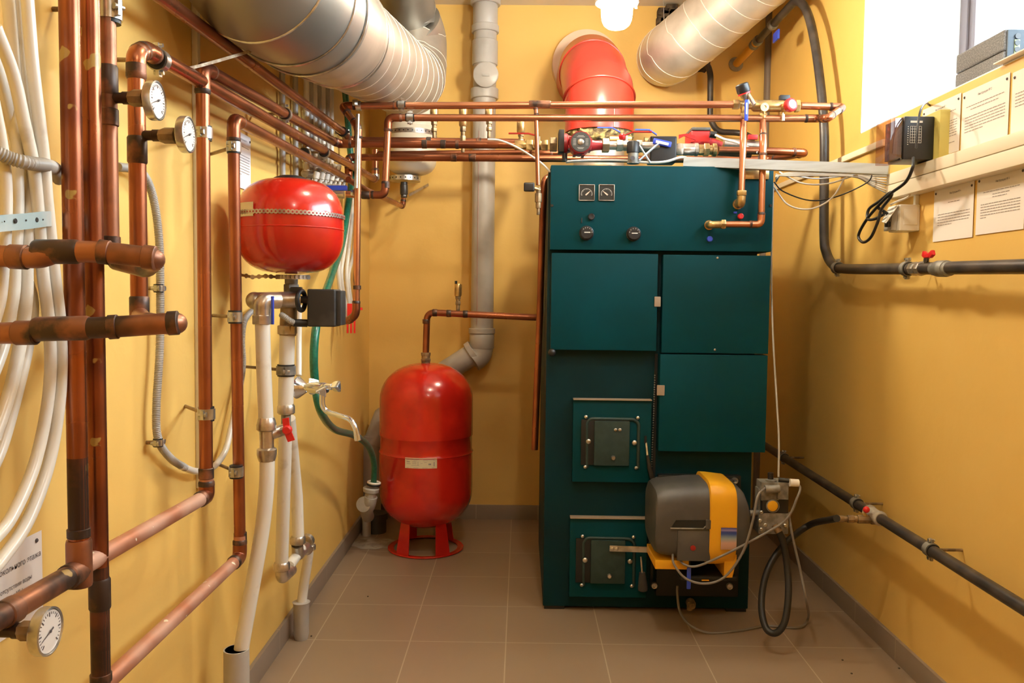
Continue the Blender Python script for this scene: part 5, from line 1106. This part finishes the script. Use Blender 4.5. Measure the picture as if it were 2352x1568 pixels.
gv('valve_body', NICK, 2096, [(GR*1.15, .03, 8), (GR*1.05, .012, 20), (GR*1.2, .02, 8)]); gv('union', VALV, 2145, [(GR*1.1, .02, 20), (GR*1.3, .05, 24), (GR*1.15, .015, 20)])
P('valve_stem', NICK, T, cyl, A(2127, 604, x=XG), A(2130, 588, x=XG-.01), .008)
c = A(2132, 588, x=XG-.012); bm = bm_()
for s in (-1, 1): box(bm, c+V((-.005, s*.018-.010, -.003)), c+V((.006, s*.018+.010, .012+.0)), .003, rot=Matrix.Rotation(s*math.radians(25), 3, 'X'))
box(bm, c+V((-.006, -.012, -.004)), c+V((.006, .012, .006)), .002); fin('butterfly_handle', bm, REDP, T)
clamp('corroded clamp at the bend of the gas pipe on the right wall', A(1924, 615, x=XG), ax_, GR, V((XR, A(1924, 615, x=XG).y, A(1924, 615, x=XG).z)), m=VALV, side=(0, .15, 1))
clamp('corroded clamp beside the red butterfly gas valve', A(2084, 617, x=XG), ax_, GR, V((XR, A(2084, 617, x=XG).y, A(2084, 617, x=XG).z)), m=VALV, side=(0, .15, 1))
# dark heating pipe on the back wall
o = P('iron_pipe', IRON, None, tube, rnd([D(1612, 150, YB), D(1626, 150, 4.0), D(1632, 170, 3.98), D(1631, 275, 3.98), D(1648, 303, 3.98), D(1705, 305, 3.98), D(1730, 318, 3.9)], .05), .014, 18); tag(o, 'dark iron pipe dropping from a wall hole behind the red flue', 'pipe')
bm = bm_(); q = [D(1608+random.uniform(-4, 4)+26*math.cos(t*PI/6), 152+random.uniform(-3, 3)+16*math.sin(t*PI/6), YB-.003) for t in range(12)]; prism(bm, q, (0, .002, 0)); o = fin('wall_hole', bm, DKBR); tag(o, 'dark ragged hole round the iron pipe below the right duct', 'hole')
c = D(1763, 200, YB-.02); o = P('corner_post', mat('brown grey pipe', (.2, .15, .11), .5), None, cyl, (c.x, YB-.03, .05), (c.x, YB-.03, ZC-.01), .02); tag(o, 'brown grey vertical pipe in the far right corner', 'pipe')
# lower gas pipe
XQ = 1.075
ql = [A(1700, 985, x=XQ), A(1755, 1022, x=XQ), A(2010, 1183, x=XQ), A(2352, 1396, x=XQ), A(2520, 1500, x=XQ)]
za = A(2010, 1183, x=XQ); zb2 = A(2352, 1396, x=XQ); 
T = thing('gas_pipe', 'lower dark gas pipe running along the foot of the right wall', 'pipe', za)
yq = lambda px, py: A(px, py, x=XQ)
P('tube', IRON, T, tube, [yq(2540, 1513), yq(2352, 1396), yq(2010, 1183), yq(1755, 1022), yq(1715, 997)], .0155, 20)
ax2 = (yq(1800, 1050)-yq(2300, 1364)).normalized()
P('tee', MORT, T, lathe, [(.018, -.045), (.022, -.04), (.022, -.03), (.019, -.028), (.019, .03), (.022, .032), (.022, .042)], za, ax2, 20)
e0 = za; e1 = V((A(1930, 1191, x=.93).x, za.y, A(1960, 1190, y=za.y).z)); xe = A(1922, 1191, y=za.y)
bm = bm_(); nipple(bm, xe, (1, 0, 0), [(.0105, .02, 16), (.009, .012, 16), (.012, .02, 8), (.010, .01, 16), (.0135, .04, 8), (.0155, .03, 20)]); fin('branch_valve', bm, BRASSD, T)
P('branch_socket', MORT, T, cyl, xe+V((.11, 0, 0)), za, .0145, 20)
P('red_knob', REDP, T, ball, A(1990, 1170, y=za.y-.01), .010, 16); P('knob_stem', BRASS, T, cyl, A(1984, 1176, y=za.y-.005), A(1990, 1188, y=za.y), .006)
for px, py, s in ((1968, 1156, 'clamp on the lower gas pipe just before its hose branch'), (2138, 1262, 'clamp on the lower gas pipe nearest the right edge'), (1800, 1050, 'clamp on the lower gas pipe behind the gas valve')):
    p = yq(px, py); clamp(s, p, ax2, .0155, V((XR, p.y, p.z)), m=VALV, side=(0, .2, 1)); 

# ---------------------------------------------------------------- trunking, beam, wires
def trunk(label, z0, z1, y0, y1, dep, m=CREAM, name='cable_trunking'):
    t = thing(name, label, 'trunking', (XR, (y0+y1)/2, z0)); P('channel', m, t, box, (XR-dep, y0, z0), (XR, y1, z1), .002); return t
yE = A(2036, 440, x=XR-.03).y
XT = XR-.045
zt1 = A(2117, 374, x=XT).z; zs = A(2352, 332, x=XT).z; zb1 = A(2352, 375, x=XT).z
yE = A(2035, 440, x=XT).y
trunk('upper of two stacked wide cream cable trunks on the right wall', zs+.001, zt1, .6, yE, .045); trunk('lower of two stacked wide cream cable trunks on the right wall', zb1, zs-.001, .6, yE-.0, .045)
zn = A(1990, 343, x=XR-.012).z
trunk('narrow cream cable trunk continuing towards the far corner', zn-.009, zn+.012, A(2035, 330, x=XR).y, YB-.05, .012)
# aluminium beam
b0, b1 = D(1574, 372, 2.93), A(2042, 390, x=XR-.04); bd = (b1-b0).normalized()
T = thing('aluminium_beam', 'aluminium profile bridging from the boiler top to the right wall', 'beam', b0)
bm = bm_(); s_v = bd.cross(V((0, 0, 1))).normalized(); u_v = s_v.cross(bd).normalized(); hw, hh_ = .019, .0155
prism(bm, [b0+s_v*hw+u_v*hh_, b0-s_v*hw+u_v*hh_, b0-s_v*hw-u_v*hh_, b0+s_v*hw-u_v*hh_], b1-b0); fin('profile', bm, ALU, T)
sag = lambda a, b, d, k=8: [a+(b-a)*i/k+V((0, 0, -d*4*(i/k)*(1-i/k))) for i in range(k+1)]
bs = D(1780, 408, 2.92); be = A(2025, 425, x=XR-.03)
cable('white cable sagging lowest between boiler corner and trunking', [D(1778, 430, 2.9), D(1810, 470, 2.85), D(1860, 480, 2.8), D(1910, 455, 2.78), D(1945, 400, 2.75)], .0028, CABW)
cable('white cable sagging gently beneath the aluminium beam', [D(1790, 395, 2.9), D(1840, 420, 2.85), D(1900, 422, 2.8), D(1970, 400, 2.72)], .0028, CABW)
cable('pale blue cable just under the aluminium beam', [D(1800, 398, 2.9), D(1870, 410, 2.85), D(1930, 405, 2.78), D(1965, 400, 2.72)], .0025, mat('pale blue cable', (.55, .6, .7), .5))
cable('thin black cable sagging between boiler corner and trunking', [D(1778, 418, 2.9), D(1800, 440, 2.87), D(1860, 460, 2.84), D(1920, 452, 2.78), D(1990, 420, 2.7), A(2005, 395, x=1.1)], .0022, BLK)
for i in range(7):
    dz = i*6; o = cable('white cable fanning from under the beam into the trunking end', [D(1782, 418-i*3, 2.92), D(1802, 398+i*1, 2.88), D(1880, 399+i*.8, 2.8), D(1962, 399+i*1.2, 2.73), A(2000, 404+i*3.5, x=1.10), A(2038, 405+i*6.5, x=1.125)], .0024, CABW if i % 3 else PEXG); o['group'] = 'white cables into the trunking end'
cable('white cable running over the boiler top towards the pump', [D(1300, 372, 3.0), D(1340, 369, 2.98), D(1420, 368, 2.95), D(1490, 373, 2.93), D(1530, 371, 2.92), D(1560, 362, 2.92), D(1576, 362, 2.93)], .0045, CABW)
cable('thin white cable drooping from the pipe tie down to the boiler corner', [D(1120, 320, YQ-.03), D(1150, 323, YQ-.03), D(1190, 340, YQ-.03), D(1240, 372, YQ-.04), D(1264, 395, YQ-.05)], .0035, CABW)
cable('grey cable leaving the second red pump over the valves', [D(1643, 310, 3.05), D(1665, 320, 3.03), D(1695, 328, 3.0), D(1740, 350, 2.96)], .0045, CABW)
# timer
T = thing('wall_timer', 'dark control timer with clear cover mounted below the window', 'timer', A(2080, 365, x=XR-.05))
xf = XR-.075
yn, yf_ = A(2116, 320, x=XR-.005).y, A(2064, 320, x=XR-.075).y
z0_, z1_ = A(2090, 366, x=XR-.04).z, A(2090, 268, x=XR-.04).z
yn = A(2110, 320, x=XR-.04).y; yf_ = A(2062, 320, x=XR-.10).y
a = A(2074, 366, x=1.045); b = A(2074, 268, x=1.045)
yn = a.y; yfar = yn+.10
P('housing', BLK, T, box, (1.045, yn, a.z), (1.128, yfar, b.z), .004); P('back_board', mat('yellow edge board', (.62, .52, .14), .6), T, box, (1.128, yn-.03, a.z-.012), (XR, yfar+.02, b.z+.012))
cm = glassmat('clear plastic', (.85, .72, .70), .10)
P('clear_cover', cm, T, box, (1.008, yn+.004, a.z-.004), (1.0445, yfar-.004, b.z-.003), .003)
f_ = P('display_panel', mat('dark red brown panel', (.09, .05, .05), .4), T, box, (1.032, yn+.01, a.z+.006), (1.044, yfar-.01, b.z-.006), .002)
bm = bm_(); 
for i in range(7): z = a.z+.045+i*.0075; box(bm, (1.062, yn-.0006, z), (1.092, yn, z+.0007))
for i in range(6): x = 1.062+i*.006; box(bm, (x, yn-.0007, a.z+.045), (x+.0007, yn, a.z+.09))
for i in range(9): box(bm, (1.055, yn-.0006, a.z+.04+i*.006), (1.0575, yn, a.z+.042+i*.006))
box(bm, (1.062, yn-.0006, b.z-.018), (1.095, yn, b.z-.0125)); fin('printed_grid', bm, mat('white print', (.75, .73, .66), .6), T)
cable('black cord rising from the timer over the window sill edge', [A(2104, 340, x=1.04), A(2108, 290, x=1.045), A(2115, 252, x=1.06), A(2128, 236, x=1.12), A(2142, 242, x=1.17), V((1.25, A(2142, 242, x=1.17).y, WZ0+.008))], .003, BLK)
cable('black power cord dropping from the timer into tangled loops', [A(2098, 362, x=1.06), A(2096, 385, x=1.05), A(2080, 418, x=1.05), A(2045, 445, x=1.05), A(2015, 475, x=1.05), A(1990, 505, x=1.05), A(1972, 540, x=1.05), A(1982, 556, x=1.05), A(2000, 545, x=1.045), A(2016, 510, x=1.045), A(2025, 480, x=1.05), A(2046, 452, x=1.055), A(2045, 442, x=1.06), A(2020, 462, x=1.06), A(1996, 480, x=1.055), A(1993, 502, x=1.05), A(2008, 503, x=1.05), A(2030, 492, x=1.06)], .0045, BLK, 10)
cable('short black lead from the cord tangle into the broken socket', [A(2014, 475, x=1.05), A(2025, 482, x=1.06), A(2040, 492, x=1.08)], .0045, BLK)
# socket
a = A(2072, 528, x=1.10); b = A(2107, 466, x=1.10); s0 = A(2075, 530, x=1.095); s1 = A(2111, 466, x=1.14)
T = thing('wall_socket', 'white double wall socket with broken torn cover', 'socket', s0)
ya, yb_ = A(2112, 500, x=XR-.002).y, A(2030, 500, x=1.10).y
za_, zc_ = A(2090, 529, x=1.12).z, A(2090, 468, x=1.12).z
xm = 1.098
P('housing', WHT, T, box, (xm, ya, za_), (XR, ya+.075, zc_), .004, seg=3); P('switch_plate', WHT, T, box, (xm+.012, ya-.002, za_+.018), (XR-.008, ya+.002, zc_-.014), .001)
bm = bm_(); p = V((xm, ya+.075, zc_-.002)); q2 = A(2032, 512, x=1.06)
prism(bm, [V((xm, ya+.01, zc_-.002)), V((xm, ya+.075, zc_-.002)), q2+V((0, .02, .004)), q2+V((0, -.01, -.002))], (-.001, 0, .0015)); fin('torn_cover', bm, WHT, T)
bm = bm_(); prism(bm, [V((xm-.001, ya+.012, zc_-.01)), V((xm-.001, ya+.065, zc_-.02)), V((xm-.001, ya+.068, za_+.004)), V((xm-.001, ya+.016, za_+.004))], (-.012, .008, 0)); fin('foil_wrap', bm, PEXG, T)
P('black_plug', BLK, T, box, V((xm-.022, ya+.03, za_+.014)), V((xm-.010, ya+.052, za_+.030)), .003)
o = P('socket_feed', WHT, None, box, (XR-.012, ya+.008, zc_), (XR, ya+.022, zb1), .002); tag(o, 'short white conduit between the trunking and the broken socket', 'conduit')
cable('short white wire from the trunking to the torn socket cover', [A(2092, 438, x=1.13), A(2086, 452, x=1.12), A(2062, 462, x=1.10), A(2045, 470, x=1.08)], .003, CABW)
# box on window sill
yb0, yb1 = A(2305, 120, x=1.20).y, A(2195, 160, x=1.20).y; zz0 = WZ0+.005; zz1 = A(2300, 70, x=1.20).z
T = thing('equipment_box', 'speckled grey electronic box with blue front on the window sill', 'electronics', (1.3, (yb0+yb1)/2, zz0))
P('lower_shell', PRN, T, box, (1.20, yb0, zz0), (WX-.01, yb1, (zz0+zz1)/2), .004); P('upper_shell', PRN, T, box, (1.20, yb0, (zz0+zz1)/2+.0015), (WX-.01, yb1, zz1), .006, seg=3); P('front_panel', PRF, T, box, (1.206, yb0-.006, zz0+.002), (WX-.014, yb0+.001, zz1-.003), .002)
P('socket_strip', mat('olive strip', (.2, .24, .12), .5), T, box, (1.222, yb0-.008, zz0+.045), (1.236, yb0-.005, zz1-.028), .001)
for i in range(3): P('round_socket', BLK, T, lathe, [(.0068, 0), (.0068, .002), (.004, .002)], (1.229, yb0-.008, zz0+.055+i*.0165), (0, -1, 0), 14)
bm = bm_(); yy = A(2300, 150, x=XR).y
box(bm, (XR-.02, WY0+.1, WZ0+.005), (XR+.09, yy, WZ0+.0085), .001, rot=None); o = fin('paper_sheet', bm, PAPER); tag(o, 'loose white sheet lying over the window sill edge', 'paper')
# crumbs on floor
for i, (px, py) in enumerate(((704, 1443), (700, 1452), (715, 1461), (2065, 1535), (1935, 1516), (1956, 1547), (845, 1370))):
    c = F(px, py); bm = bm_(); ball(bm, c+V((0, 0, .002)), .0035, 6)
    for v in bm.verts: v.co.z = c.z+(v.co.z-c.z)*.6
    o = fin('debris_crumb', bm, DKBR); tag(o, 'small dark crumb of debris on the floor tiles', 'debris', 'crumbs on the floor')
